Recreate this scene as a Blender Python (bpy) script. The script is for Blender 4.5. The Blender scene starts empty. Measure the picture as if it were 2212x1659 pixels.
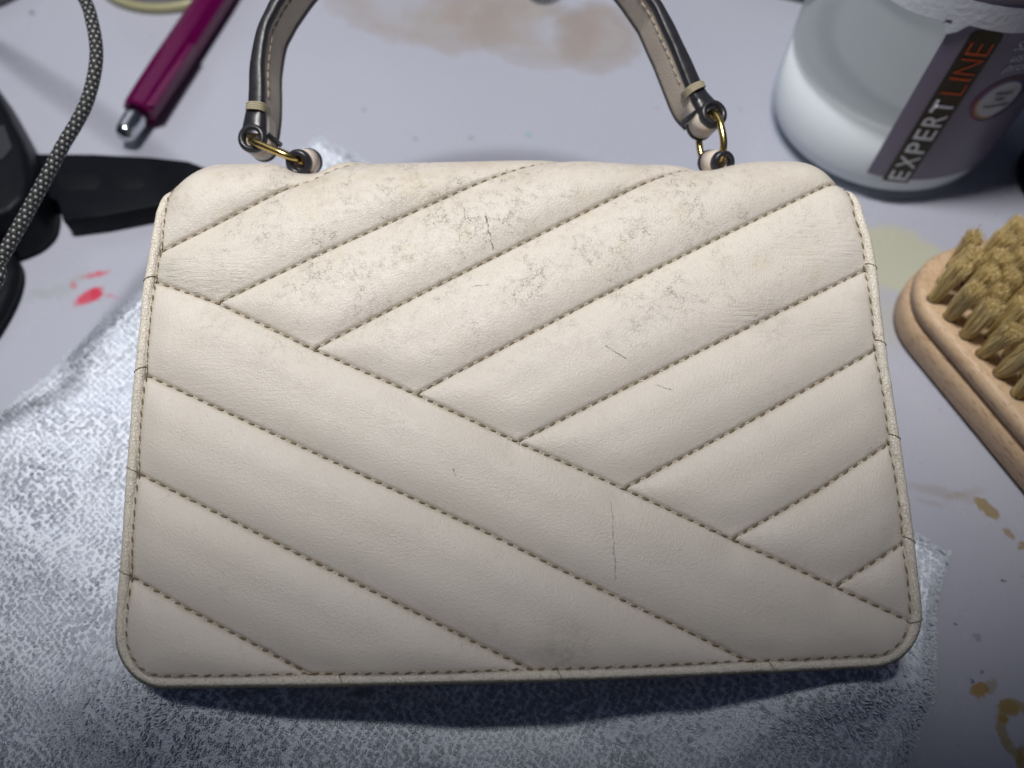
import bpy, bmesh, math, random
import numpy as np
from mathutils import Vector, Matrix
random.seed(7)
rng = np.random.default_rng(11)
scene = bpy.context.scene
COL = scene.collection
R_ = math.radians

# ------------------------------------------------------------------ camera
FPX, CX, CY = 1597.0, 1106.0, 829.5          # focal length and centre for a 2212 px wide picture
PITCH = R_(28.6)
CAM = np.array([0.0, 0.0, 0.2486])
AX = np.array([0.0, math.sin(PITCH), -math.cos(PITCH)])     # viewing axis
UP = np.array([0.0, math.cos(PITCH), math.sin(PITCH)])
RT = np.array([1.0, 0.0, 0.0])
cd = bpy.data.cameras.new('camera')
cam = bpy.data.objects.new('camera', cd)
COL.objects.link(cam)
cam.location = CAM
cam.rotation_euler = (PITCH, 0, 0)
cd.sensor_width = 36.0
cd.lens = 36.0 * FPX / 2212.0
cd.clip_start = 0.01
cd.clip_end = 50.0
cd.dof.use_dof = True
cd.dof.focus_distance = 0.207
cd.dof.aperture_fstop = 6.9
scene.camera = cam

# ------------------------------------------------------------------ world and lamps
wd = bpy.data.worlds.new('World')
scene.world = wd
wd.use_nodes = True
bg = wd.node_tree.nodes['Background']
bg.inputs['Color'].default_value = (0.52, 0.62, 1.0, 1)
bg.inputs['Strength'].default_value = 0.055

def area_lamp(name, loc, target, size, power, color, spread):
    l = bpy.data.lights.new(name, 'AREA')
    l.shape = 'DISK'
    l.size = size
    l.energy = power
    l.color = color
    l.spread = spread
    o = bpy.data.objects.new(name, l)
    COL.objects.link(o)
    o.location = loc
    o.rotation_euler = (Vector(target) - Vector(loc)).to_track_quat('-Z', 'Y').to_euler()
    return o
sl = bpy.data.lights.new('lamp_light', 'SPOT')
sl.energy = 27.0
sl.color = (1.0, 0.985, 0.965)
sl.spot_size = R_(84.1)  # near cone edge stands in for the camera holder's shadow
sl.spot_blend = 0.07
sl.shadow_soft_size = 0.07
lo = bpy.data.objects.new('lamp_light', sl)
COL.objects.link(lo)
lo.location = (-0.10, 0.22, 0.82)
lo.rotation_euler = (Vector((-0.05, 0.680, 0.0)) - Vector(lo.location)).to_track_quat('-Z', 'Y').to_euler()
area_lamp('rear_fill_light', (-0.55, 1.05, 1.05), (-0.1, 0.3, 0.0), 1.0, 1.5, (0.93, 0.96, 1.0), R_(180))  # soft fill added at the rear for sheen and table reflection

scene.view_settings.view_transform = 'Standard'
scene.view_settings.look = 'None'
scene.view_settings.exposure = 0.0
scene.view_settings.gamma = 1.0
scene.view_settings.use_curve_mapping = False

# ------------------------------------------------------------------ geometry helpers
def ray(x, y):
    return AX + (x - CX) / FPX * RT - (y - CY) / FPX * UP
def on_z(x, y, z=0.0):
    d = ray(x, y)
    return CAM + d * ((z - CAM[2]) / d[2])
def at_depth(x, y, D):
    return CAM + ray(x, y) * D

def link(o, parent=None):
    COL.objects.link(o)
    if parent is not None:
        o.parent = parent
    return o
def mesh_obj(name, verts, faces, mats, parent=None, smooth=True, midx=None):
    me = bpy.data.meshes.new(name)
    me.from_pydata([tuple(map(float, v)) for v in verts], [], [tuple(map(int, f)) for f in faces])
    if not isinstance(mats, (list, tuple)):
        mats = [mats]
    for m in mats:
        me.materials.append(m)
    if smooth:
        me.polygons.foreach_set('use_smooth', [True] * len(me.polygons))
    if midx is not None:
        me.polygons.foreach_set('material_index', list(midx))
    me.update()
    return link(bpy.data.objects.new(name, me), parent)
def bm_obj(name, bm, mats, parent=None, smooth=True, bevel=None, bevel_seg=2):
    if bevel:
        bmesh.ops.bevel(bm, geom=list(bm.edges), offset=bevel, segments=bevel_seg, profile=0.5, affect='EDGES', clamp_overlap=True)
    bmesh.ops.recalc_face_normals(bm, faces=bm.faces)
    me = bpy.data.meshes.new(name)
    bm.to_mesh(me)
    bm.free()
    for m in (mats if isinstance(mats, (list, tuple)) else [mats]):
        me.materials.append(m)
    if smooth:
        me.polygons.foreach_set('use_smooth', [True] * len(me.polygons))
        me.set_sharp_from_angle(angle=R_(40))
    return link(bpy.data.objects.new(name, me), parent)
def tag(o, label, cat, group=None):
    o['label'] = label
    o['category'] = cat
    if group:
        o['group'] = group
    return o
def thing(name, label, cat, loc=(0, 0, 0), group=None):
    o = link(bpy.data.objects.new(name, None))
    o.empty_display_size = 0.01
    o.location = loc
    return tag(o, label, cat, group)
def to_local(root, P):
    M = np.array(root.matrix_world.inverted())
    P = np.asarray(P, float)
    return P @ M[:3, :3].T + M[:3, 3]
def unit(v):
    v = np.asarray(v, float)
    return v / np.linalg.norm(v)
def spline(pts, n):
    P = np.asarray(pts, float)
    P = np.vstack([2 * P[0] - P[1], P, 2 * P[-1] - P[-2]])
    out = []
    segs = len(P) - 3
    for i in range(segs):
        p0, p1, p2, p3 = P[i:i + 4]
        t = np.linspace(0, 1, n, endpoint=False)[:, None]
        out.append(0.5 * ((2 * p1) + (-p0 + p2) * t + (2 * p0 - 5 * p1 + 4 * p2 - p3) * t ** 2 + (-p0 + 3 * p1 - 3 * p2 + p3) * t ** 3))
    return np.vstack(out + [P[-2:-1]])
def frames(C, ref):
    """tangent / side / other frame along a curve; ref = vector kept roughly as third axis (array or single)"""
    C = np.asarray(C, float)
    T = np.gradient(C, axis=0)
    T /= np.linalg.norm(T, axis=1)[:, None]
    ref = np.broadcast_to(ref, C.shape)
    S = np.cross(T, ref)
    S /= np.linalg.norm(S, axis=1)[:, None]
    B = np.cross(S, T)
    return T, S, B
def tube(C, rad, nseg, ref=(0, 0, 1), closed=False, caps=True):
    """returns verts, faces and uv per vertex (around, along in metres)"""
    C = np.asarray(C, float)
    n = len(C)
    if closed:
        Cx = np.vstack([C[-1:], C, C[:1]])
        T = (Cx[2:] - Cx[:-2])
        T /= np.linalg.norm(T, axis=1)[:, None]
        S = np.cross(T, np.broadcast_to(ref, C.shape))
        S /= np.linalg.norm(S, axis=1)[:, None]
        B = np.cross(S, T)
    else:
        if ref is None:                                # parallel transport, no twist
            T = np.gradient(C, axis=0)
            T /= np.linalg.norm(T, axis=1)[:, None]
            S = np.zeros_like(C)
            s0_ = np.cross(T[0], (0.3, -0.2, 0.9))
            for i_ in range(n):
                s0_ = s0_ - T[i_] * np.dot(s0_, T[i_])
                s0_ = s0_ / np.linalg.norm(s0_)
                S[i_] = s0_
            B = np.cross(S, T)
        else:
            T, S, B = frames(C, ref)
    rad = np.broadcast_to(rad, (n,))
    a = np.linspace(0, 2 * np.pi, nseg, endpoint=False)
    V = C[:, None, :] + rad[:, None, None] * (np.cos(a)[None, :, None] * S[:, None, :] + np.sin(a)[None, :, None] * B[:, None, :])
    V = V.reshape(-1, 3)
    F = []
    m = n if closed else n - 1
    for i in range(m):
        j = (i + 1) % n
        for k in range(nseg):
            l = (k + 1) % nseg
            F.append((i * nseg + k, i * nseg + l, j * nseg + l, j * nseg + k))
    if caps and not closed:
        F.append(tuple(range(nseg))[::-1])
        F.append(tuple((n - 1) * nseg + k for k in range(nseg)))
    return V, F
def lathe(profile, nseg, centre, axis, closed=False):
    """profile: list of (radius, height along axis)"""
    axis = unit(axis)
    h = np.array([1.0, 0, 0]) if abs(axis[0]) < 0.8 else np.array([0, 1.0, 0])
    s = unit(np.cross(axis, h))
    b = np.cross(axis, s)
    a = np.linspace(0, 2 * np.pi, nseg, endpoint=False)
    V = []
    for r, z in profile:
        V.append(np.asarray(centre)[None] + z * axis[None] + r * (np.cos(a)[:, None] * s + np.sin(a)[:, None] * b))
    V = np.vstack(V)
    F = []
    m = len(profile)
    for i in range(m if closed else m - 1):
        j = (i + 1) % m
        for k in range(nseg):
            l = (k + 1) % nseg
            F.append((i * nseg + k, i * nseg + l, j * nseg + l, j * nseg + k))
    if not closed:
        if profile[0][0] > 1e-6:
            F.append(tuple(range(nseg))[::-1])
        if profile[-1][0] > 1e-6:
            F.append(tuple((m - 1) * nseg + k for k in range(nseg)))
    return V, F
def join(parts):
    V, F, off = [], [], 0
    for v, f in parts:
        V.append(np.asarray(v, float))
        F += [tuple(i + off for i in q) for q in f]
        off += len(v)
    return np.vstack(V), F
def vnoise(x, y, scale, seed=0):
    """smooth value noise in numpy, range -1..1"""
    r = np.random.default_rng(seed)
    G = r.uniform(-1, 1, (256, 256))
    X, Y = np.asarray(x) / scale + 1000, np.asarray(y) / scale + 1000
    xi, yi = np.floor(X).astype(int), np.floor(Y).astype(int)
    fx, fy = X - xi, Y - yi
    fx, fy = fx * fx * (3 - 2 * fx), fy * fy * (3 - 2 * fy)
    g = lambda i, j: G[i % 256, j % 256]
    return (g(xi, yi) * (1 - fx) * (1 - fy) + g(xi + 1, yi) * fx * (1 - fy) + g(xi, yi + 1) * (1 - fx) * fy + g(xi + 1, yi + 1) * fx * fy)
def sstep(x, a, b):
    t = np.clip((np.asarray(x) - a) / (b - a), 0, 1)
    return t * t * (3 - 2 * t)

# ------------------------------------------------------------------ material helpers
class NT:
    def __init__(self, name):
        self.m = bpy.data.materials.new(name)
        self.m.use_nodes = True
        self.t = self.m.node_tree
        self.p = self.t.nodes['Principled BSDF']
        self.out = self.t.nodes['Material Output']
        self._c = None
    def n(self, typ, **kw):
        nd = self.t.nodes.new(typ)
        for k, v in kw.items():
            setattr(nd, k, v)
        return nd
    def put(self, sock, v):
        if isinstance(v, bpy.types.NodeSocket):
            self.t.links.new(v, sock)
        elif v is not None:
            try:
                sock.default_value = v
            except Exception:
                sock.default_value = (*v, 1.0)
    def coords(self):
        if self._c is None:
            self._c = self.n('ShaderNodeTexCoord')
        return self._c.outputs['Object']
    def math(self, op, a, b=None, c=None, clamp=False):
        nd = self.n('ShaderNodeMath', operation=op, use_clamp=clamp)
        for s, v in zip(nd.inputs, (a, b, c)):
            self.put(s, v)
        return nd.outputs[0]
    def vmath(self, op, a, b=None, out=0, scale=None):
        nd = self.n('ShaderNodeVectorMath', operation=op)
        self.put(nd.inputs[0], a)
        if b is not None:
            self.put(nd.inputs[1], b)
        if scale is not None:
            self.put(nd.inputs['Scale'], scale)
        return nd.outputs[out]
    def noise(self, vec, scale, detail=2.0, rough=0.5, color=False):
        nd = self.n('ShaderNodeTexNoise')
        self.put(nd.inputs['Vector'], vec)
        self.put(nd.inputs['Scale'], scale)
        nd.inputs['Detail'].default_value = detail
        nd.inputs['Roughness'].default_value = rough
        return nd.outputs['Color' if color else 'Fac']
    def voro(self, vec, scale, feature='F1', rnd=1.0):
        nd = self.n('ShaderNodeTexVoronoi', feature=feature)
        self.put(nd.inputs['Vector'], vec)
        nd.inputs['Scale'].default_value = scale
        nd.inputs['Randomness'].default_value = rnd
        return nd.outputs['Distance']
    def ramp(self, x, a, b, lo=0.0, hi=1.0):
        nd = self.n('ShaderNodeMapRange', interpolation_type='SMOOTHSTEP')
        self.put(nd.inputs['Value'], x)
        nd.inputs['From Min'].default_value = a
        nd.inputs['From Max'].default_value = b
        nd.inputs['To Min'].default_value = lo
        nd.inputs['To Max'].default_value = hi
        return nd.outputs['Result']
    def mix(self, f, a, b):
        nd = self.n('ShaderNodeMix', data_type='RGBA')
        self.put(nd.inputs['Factor'], f)
        self.put(nd.inputs[6], a)
        self.put(nd.inputs[7], b)
        return nd.outputs[2]
    def sep(self, v):
        nd = self.n('ShaderNodeSeparateXYZ')
        self.put(nd.inputs[0], v)
        return nd.outputs
    def comb(self, x, y, z):
        nd = self.n('ShaderNodeCombineXYZ')
        for s, v in zip(nd.inputs, (x, y, z)):
            self.put(s, v)
        return nd.outputs[0]
    def bump(self, h, dist, strength=1.0, prev=None):
        nd = self.n('ShaderNodeBump')
        nd.inputs['Strength'].default_value = strength
        nd.inputs['Distance'].default_value = dist
        self.put(nd.inputs['Height'], h)
        if prev is not None:
            self.put(nd.inputs['Normal'], prev)
        return nd.outputs[0]
    def set(self, **kw):
        for k, v in kw.items():
            self.put(self.p.inputs[k.replace('_', ' ')], v)
        return self
def rgb(r, g, b):
    return (r, g, b, 1.0)
def srgb(r, g, b):
    f = lambda c: (c / 255 / 12.92) if c / 255 <= 0.04045 else ((c / 255 + 0.055) / 1.055) ** 2.4
    return (f(r), f(g), f(b), 1.0)
def simple(name, col, rough=0.5, metal=0.0, var=0.12, vscale=400.0, bumpd=0.0, bscale=1500.0, spec=0.5, **kw):
    k = NT(name)
    c = k.coords()
    n = k.noise(c, vscale, 3)
    dark = tuple(x * (1 - var) for x in col[:3]) + (1,)
    lite = tuple(min(1, x * (1 + var)) for x in col[:3]) + (1,)
    k.set(Base_Color=k.mix(n, dark, lite), Roughness=k.ramp(k.noise(c, vscale * 2.3, 2), 0.2, 0.8, max(0.02, rough - 0.07), min(1, rough + 0.07)), Metallic=metal)
    k.p.inputs['Specular IOR Level'].default_value = spec
    if bumpd:
        k.set(Normal=k.bump(k.noise(c, bscale, 3), bumpd))
    for a, b in kw.items():
        k.put(k.p.inputs[a.replace('_', ' ')], b)
    return k.m

# ================================================================== TABLE (setting)
def table_material():
    k = NT('laminate_table')
    c = k.coords()
    base = k.mix(k.noise(c, 9.0, 4), rgb(0.385, 0.395, 0.465), rgb(0.43, 0.44, 0.515))
    base = k.mix(k.ramp(k.noise(c, 26.0, 5, 0.62), 0.52, 0.78, 0, 0.16), base, rgb(0.40, 0.40, 0.43))
    wob = k.vmath('ADD', c, k.vmath('SCALE', k.vmath('SUBTRACT', k.noise(c, 75.0, 3, 0.6, color=True), (0.5, 0.5, 0.5)), scale=0.016))
    wob2 = k.vmath('ADD', c, k.vmath('SCALE', k.vmath('SUBTRACT', k.noise(c, 420.0, 3, 0.6, color=True), (0.5, 0.5, 0.5)), scale=0.0035))
    patch = k.ramp(k.noise(c, 60.0, 4, 0.6), 0.3, 0.7, 0.45, 1.0)
    def stain(px, py, rx, ry, ang, col, fac, soft=0.25, ring=False, fine=False, broken=False):
        nonlocal base
        P = on_z(px, py)
        ex = on_z(px + rx * math.cos(R_(ang)), py + rx * math.sin(R_(ang))) - P
        ey = on_z(px - ry * math.sin(R_(ang)), py + ry * math.cos(R_(ang))) - P
        A = np.array([[ex[0], ey[0]], [ex[1], ey[1]]])
        I = np.linalg.inv(A)
        q = k.vmath('SUBTRACT', wob2 if fine else wob, tuple(P))
        a = k.vmath('DOT_PRODUCT', q, (I[0, 0], I[0, 1], 0), out='Value')
        b = k.vmath('DOT_PRODUCT', q, (I[1, 0], I[1, 1], 0), out='Value')
        d = k.math('SQRT', k.math('ADD', k.math('MULTIPLY', a, a), k.math('MULTIPLY', b, b)))
        if ring:
            d = k.math('ADD', k.math('ABSOLUTE', k.math('SUBTRACT', d, 1.0)), 0.75)
        f = k.ramp(d, 1 - soft, 1 + soft, fac, 0.0)
        if broken:
            f = k.math('MULTIPLY', f, patch)
        base = k.mix(f, base, col)
    pink = rgb(0.34, 0.265, 0.245)
    beige = rgb(0.345, 0.315, 0.30)
    # old make-up spill behind the handle
    stain(890, 20, 150, 62, 12, beige, 0.75, 0.3, broken=True)
    stain(1030, 25, 150, 85, 0, beige, 0.75, 0.3, broken=True)
    stain(1040, 20, 80, 60, 0, pink, 0.55, 0.5, broken=True)
    stain(1160, 60, 105, 62, 10, beige, 0.8, 0.25, broken=True)
    stain(1290, 75, 75, 60, 0, beige, 0.8, 0.25)
    stain(1272, 70, 32, 42, 0, pink, 0.6, 0.6)
    stain(1185, 62, 30, 28, 0, rgb(0.39, 0.40, 0.47), 0.55, 0.5)
    stain(870, -20, 70, 45, 0, rgb(0.39, 0.40, 0.47), 0.7, 0.3)
    stain(1290, 78, 78, 62, 0, rgb(0.31, 0.27, 0.25), 0.45, 0.12, ring=True)
    stain(1150, 66, 105, 66, 10, rgb(0.31, 0.27, 0.25), 0.35, 0.10, ring=True)
    stain(900, 20, 165, 66, 12, rgb(0.32, 0.28, 0.26), 0.35, 0.10, ring=True)
    # yellowed ring by the brush
    stain(1935, 560, 125, 70, 20, rgb(0.46, 0.46, 0.34), 0.85, 0.2)
    stain(1905, 690, 50, 60, 0, rgb(0.42, 0.40, 0.35), 0.5, 0.5)
    # red smears on the left
    red = rgb(0.55, 0.035, 0.075)
    stain(192, 640, 33, 13, -30, red, 0.9, 0.35, fine=True)
    stain(207, 635, 12, 14, 0, red, 0.95, 0.35, fine=True)
    stain(206, 593, 30, 6, -12, red, 0.7, 0.5, fine=True)
    stain(159, 616, 7, 9, 0, red, 0.6, 0.6, fine=True)
    stain(240, 640, 14, 4, 10, red, 0.35, 0.8, fine=True)
    stain(95, 640, 55, 14, -8, rgb(0.30, 0.33, 0.31), 0.5, 0.7, broken=True)
    stain(170, 610, 30, 14, -40, rgb(0.33, 0.36, 0.34), 0.35, 0.8)
    # brown drips along the right
    brn = rgb(0.27, 0.195, 0.08)
    stain(2131, 1097, 36, 12, 40, brn, 0.85, 0.2, fine=True)
    stain(2180, 1152, 17, 6, 42, brn, 0.75, 0.3, fine=True)
    stain(2208, 1180, 8, 8, 0, brn, 0.8, 0.3, fine=True)
    stain(2030, 1063, 85, 10, 14, brn, 0.30, 0.6, fine=True, broken=True)
    stain(2085, 1066, 45, 8, -14, brn, 0.22, 0.6, fine=True)
    stain(2010, 1085, 30, 6, 14, brn, 0.22, 0.6, fine=True)
    stain(2115, 1490, 20, 15, 0, rgb(0.34, 0.20, 0.03), 0.85, 0.2, fine=True)
    stain(2140, 1483, 16, 17, 0, brn, 0.5, 0.25, fine=True)
    stain(2180, 1530, 22, 16, 30, rgb(0.30, 0.21, 0.06), 0.75, 0.25, fine=True)
    stain(2205, 1580, 38, 62, -25, rgb(0.30, 0.21, 0.06), 0.75, 0.12, ring=True, fine=True)
    stain(2205, 1650, 10, 40, 0, rgb(0.28, 0.19, 0.05), 0.8, 0.25, fine=True)
    stain(2166, 1553, 8, 9, 0, rgb(0.30, 0.19, 0.04), 0.8, 0.3, fine=True)
    # specks
    blk = rgb(0.03, 0.03, 0.04)
    for x, y, r, f in [(2168, 1254, 4.5, .9), (2064, 1347, 3.5, .8), (1976, 1569, 4, .9), (2100, 1470, 4, .7), (2122, 1452, 5, .5), (2111, 1376, 9, .3),
                       (1966, 1457, 2, .6), (69, 28, 6, .55), (898, 300, 5, .3), (1018, 298, 5, .3), (786, 238, 5, .3), (1142, 293, 4, .2), (1880, 1180, 3, .5),
                       (1600, 236, 4, .25), (1420, 235, 4, .2), (2040, 1245, 3, .35), (1990, 1000, 3, .25), (340, 250, 4, .2)]:
        stain(x, y, r, r * 0.8, 30, blk, f, 0.5, fine=True)
    stain(1142, 291, 7, 5, 30, rgb(0.15, 0.42, 0.36), 0.5, 0.8, fine=True)
    dv = k.voro(c, 85.0)
    base = k.mix(k.math('MULTIPLY', k.ramp(dv, 0.02, 0.06, 0.6, 0), k.ramp(k.noise(c, 37.0, 2), 0.48, 0.6)), base, rgb(0.14, 0.13, 0.13))
    sc = k.noise(k.vmath('MULTIPLY', wob, (40.0, 900.0, 1.0)), 1.0, 2)
    base = k.mix(k.math('MULTIPLY', k.ramp(sc, 0.68, 0.76, 0, 0.22), k.ramp(k.noise(c, 14.0, 3), 0.5, 0.65)), base, rgb(0.24, 0.245, 0.27))
    rough = k.ramp(k.noise(c, 45.0, 5, 0.65), 0.3, 0.75, 0.20, 0.34)
    k.set(Base_Color=base, Roughness=rough, Normal=k.bump(k.noise(c, 350.0, 3), 0.00003, 0.6))
    k.p.inputs['Specular IOR Level'].default_value = 0.4
    return k.m
bm = bmesh.new()
bmesh.ops.create_cube(bm, size=1.0, matrix=Matrix.Translation((0, 0.35, -0.015)) @ Matrix.Diagonal((1.8, 1.5, 0.03, 1)))
table = bm_obj('table', bm, table_material(), smooth=False)
table['kind'] = 'structure'
table['label'] = 'pale grey laminate table top with stains and specks'

# ================================================================== HANDBAG
INCL = R_(15.1)
EV = np.array([0, math.cos(INCL), math.sin(INCL)])
EN = np.array([0, -math.sin(INCL), math.cos(INCL)])
ORG = np.array([0.0, 0.0241, 0.045])
def panel(x, y, w=0.0):
    """pixel to (u, v) on the back panel plane"""
    d = ray(x, y)
    t = np.dot(ORG + w * EN - CAM, EN) / np.dot(d, EN)
    P = CAM + d * t - ORG
    return np.array([P[0], np.dot(P, EV)])
bag = thing('handbag', 'cream quilted leather handbag with brass rings and a top handle, lying on a white towel', 'handbag')
MB = Matrix(((1, EV[0], EN[0], ORG[0]), (0, EV[1], EN[1], ORG[1]), (0, EV[2], EN[2], ORG[2]), (0, 0, 0, 1)))
bag.matrix_world = MB
MBn = np.array(MB)
def bag_local(P):
    P = np.asarray(P, float) - ORG
    return np.stack([P[..., 0], P @ EV, P @ EN], axis=-1)

# ---- outline in panel coordinates (centre of the piping)
INS = 0.0012
Lpx = [(340, 470), (330, 530), (314, 620), (301, 760), (291, 850), (280, 1000), (266, 1200), (257, 1310), (255, 1360)]
Rpx = [(1862, 470), (1880, 530), (1891, 600), (1907, 740), (1937, 940), (1955, 1060), (1971, 1170), (1986, 1310), (1992, 1360)]
LP = np.array([panel(*p) for p in Lpx])
RP = np.array([panel(*p) for p in Rpx])
B0, B1 = panel(350, 1484), panel(1890, 1440)
SLOPE = (B1[1] - B0[1]) / (B1[0] - B0[0])
HT = 0.152
def sb(u, sp):
    bow = -0.0012 * np.sin(np.clip((u + 0.1) / 0.2, 0, 1) * np.pi)       # slight belly of the lower edge
    return (B0[1] + INS + SLOPE * (u - B0[0]) + bow) * (1 - np.clip(sp / HT, 0, 1))
RC = 0.0135
def arc_in(sp):
    q = np.clip(RC - sp, 0, RC)
    return RC - np.sqrt(np.maximum(RC * RC - q * q, 0))
def uL(sp):
    o = np.argsort(LP[:, 1])
    return np.interp(sp, LP[o, 1], LP[o, 0]) + INS + arc_in(sp)
def uR(sp):
    o = np.argsort(RP[:, 1])
    return np.interp(sp, RP[o, 1], RP[o, 0]) - INS - arc_in(sp)
V0, RR = 0.1390, 0.0130
TABS = [panel(652, 372)[0], panel(1545, 372)[0]]
UL_T, UR_T = float(uL(0.14)), float(uR(0.14))
def s0(u):
    e = np.minimum(u - UL_T, UR_T - u)
    drop = np.where(u < 0, 0.0105, 0.0100) * (1 - np.clip(e / np.where(u < 0, 0.0145, 0.0150), 0, 1)) ** 2
    n1 = 0.0042 * np.exp(-np.abs((u - TABS[0] + 0.0005) / 0.0075) ** 2.6) + 0.0022 * np.exp(-((u - TABS[1]) / 0.0075) ** 2)
    wavy = 0.0007 * np.sin(u * 95 + 0.6) + 0.0004 * np.sin(u * 41 + 2)
    return V0 - drop - n1 + wavy
def surf(u, s, w):
    u, s, w = np.broadcast_arrays(np.asarray(u, float), np.asarray(s, float), np.asarray(w, float))
    a = s0(u)
    th = np.maximum(s - a, 0) / RR
    v = np.where(s <= a, s, a + RR * np.sin(th)) + w * np.sin(th)
    z = -RR * (1 - np.cos(th)) + w * np.cos(th)
    return np.stack([u, v, z], axis=-1)
SMAX = V0 + RR * 2.2

# ---- quilting seams in panel coordinates
def seam(*pts, extend=False):
    P = np.array([panel(*p) for p in pts])
    if extend:                                     # carry straight on over the rolled top edge
        d = unit(P[-1] - P[-2])
        P = np.vstack([P, P[-1] + d * (SMAX + 0.01 - P[-1][1]) / d[1]])
    return P
MAIN = seam((308, 600), (470, 655), (677, 755), (898, 852), (1117, 955), (1347, 1056), (1580, 1165), (1804, 1268), (1985, 1352))
UPPER = [seam((322, 557), (460, 489), (560, 437), extend=True),
         seam((470, 655), (700, 545), (885, 462), extend=True),
         seam((677, 755), (960, 610), (1205, 488), extend=True),
         seam((898, 852), (1280, 650), (1520, 530), (1690, 447), extend=True),
         seam((1117, 955), (1500, 765), (1900, 568)),
         seam((1347, 1056), (1640, 900), (1915, 742)),
         seam((1580, 1165), (1770, 1058), (1943, 943)),
         seam((1804, 1268), (1972, 1160))]
LOWER = [seam((293, 800), (650, 965), (1060, 1155), (1300, 1275), (1640, 1440)),
         seam((278, 1012), (650, 1200), (870, 1310), (1050, 1400), (1185, 1465)),
         seam((262, 1233), (410, 1318), (620, 1430), (710, 1478))]
SEAMS = [MAIN] + UPPER + LOWER
def dist_poly(u, s, P):
    d = np.full(u.shape, 9.0)
    for a, b in zip(P[:-1], P[1:]):
        ab = b - a
        t = np.clip(((u - a[0]) * ab[0] + (s - a[1]) * ab[1]) / ab.dot(ab), 0, 1)
        d = np.minimum(d, np.hypot(u - a[0] - t * ab[0], s - a[1] - t * ab[1]))
    return d
def prof(d, L, p=2.0):
    return 1 - (1 - np.clip(d / L, 0, 1)) ** p
def height(u, s, sp):
    d = np.full(u.shape, 9.0)
    pr = np.ones(u.shape)
    for P in SEAMS:
        dp = dist_poly(u, s, P)
        d = np.minimum(d, dp)
        pr = pr * prof(dp, 0.0105, 2.2)
    e = np.minimum(np.minimum(u - uL(sp), uR(sp) - u), sp)
    w = 0.0024 * pr * (0.25 + 0.75 * prof(e, 0.0085))
    w *= 1 - 0.55 * sstep(s, V0 - 0.006, V0 + 0.012)
    w += 0.00022 * prof(d, 0.0013) - 0.00035 * np.exp(-(d / 0.0005) ** 2)
    k = prof(d, 0.006) * prof(np.maximum(e, 0), 0.006)
    w += k * (0.00022 * vnoise(u, s, 0.019, 3) + 0.00005 * vnoise(u, s, 0.006, 5))
    # tiny puckers running off the stitches
    w += 0.00009 * np.exp(-(d / 0.0022) ** 2) * vnoise(u * 1.4, s * 0.9, 0.0011, 9)
    return w
NU, NSP = 620, 430
a_ = np.linspace(0, 1, NU)
sp_ = np.concatenate([np.linspace(0, 1, 26)[:-1] ** 2 * 0.0045, np.linspace(0.0045, SMAX, NSP - 25)])
A, SP = np.meshgrid(a_, sp_)
U = uL(SP) + (uR(SP) - uL(SP)) * A
S = SP + sb(U, SP)
Wd = height(U, S, SP)
P3 = surf(U, S, Wd)
gu = np.gradient(P3, axis=1)
gs = np.gradient(P3, axis=0)
NRM = np.cross(gu, gs)
NRM /= np.maximum(np.linalg.norm(NRM, axis=2), 1e-12)[..., None]

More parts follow.
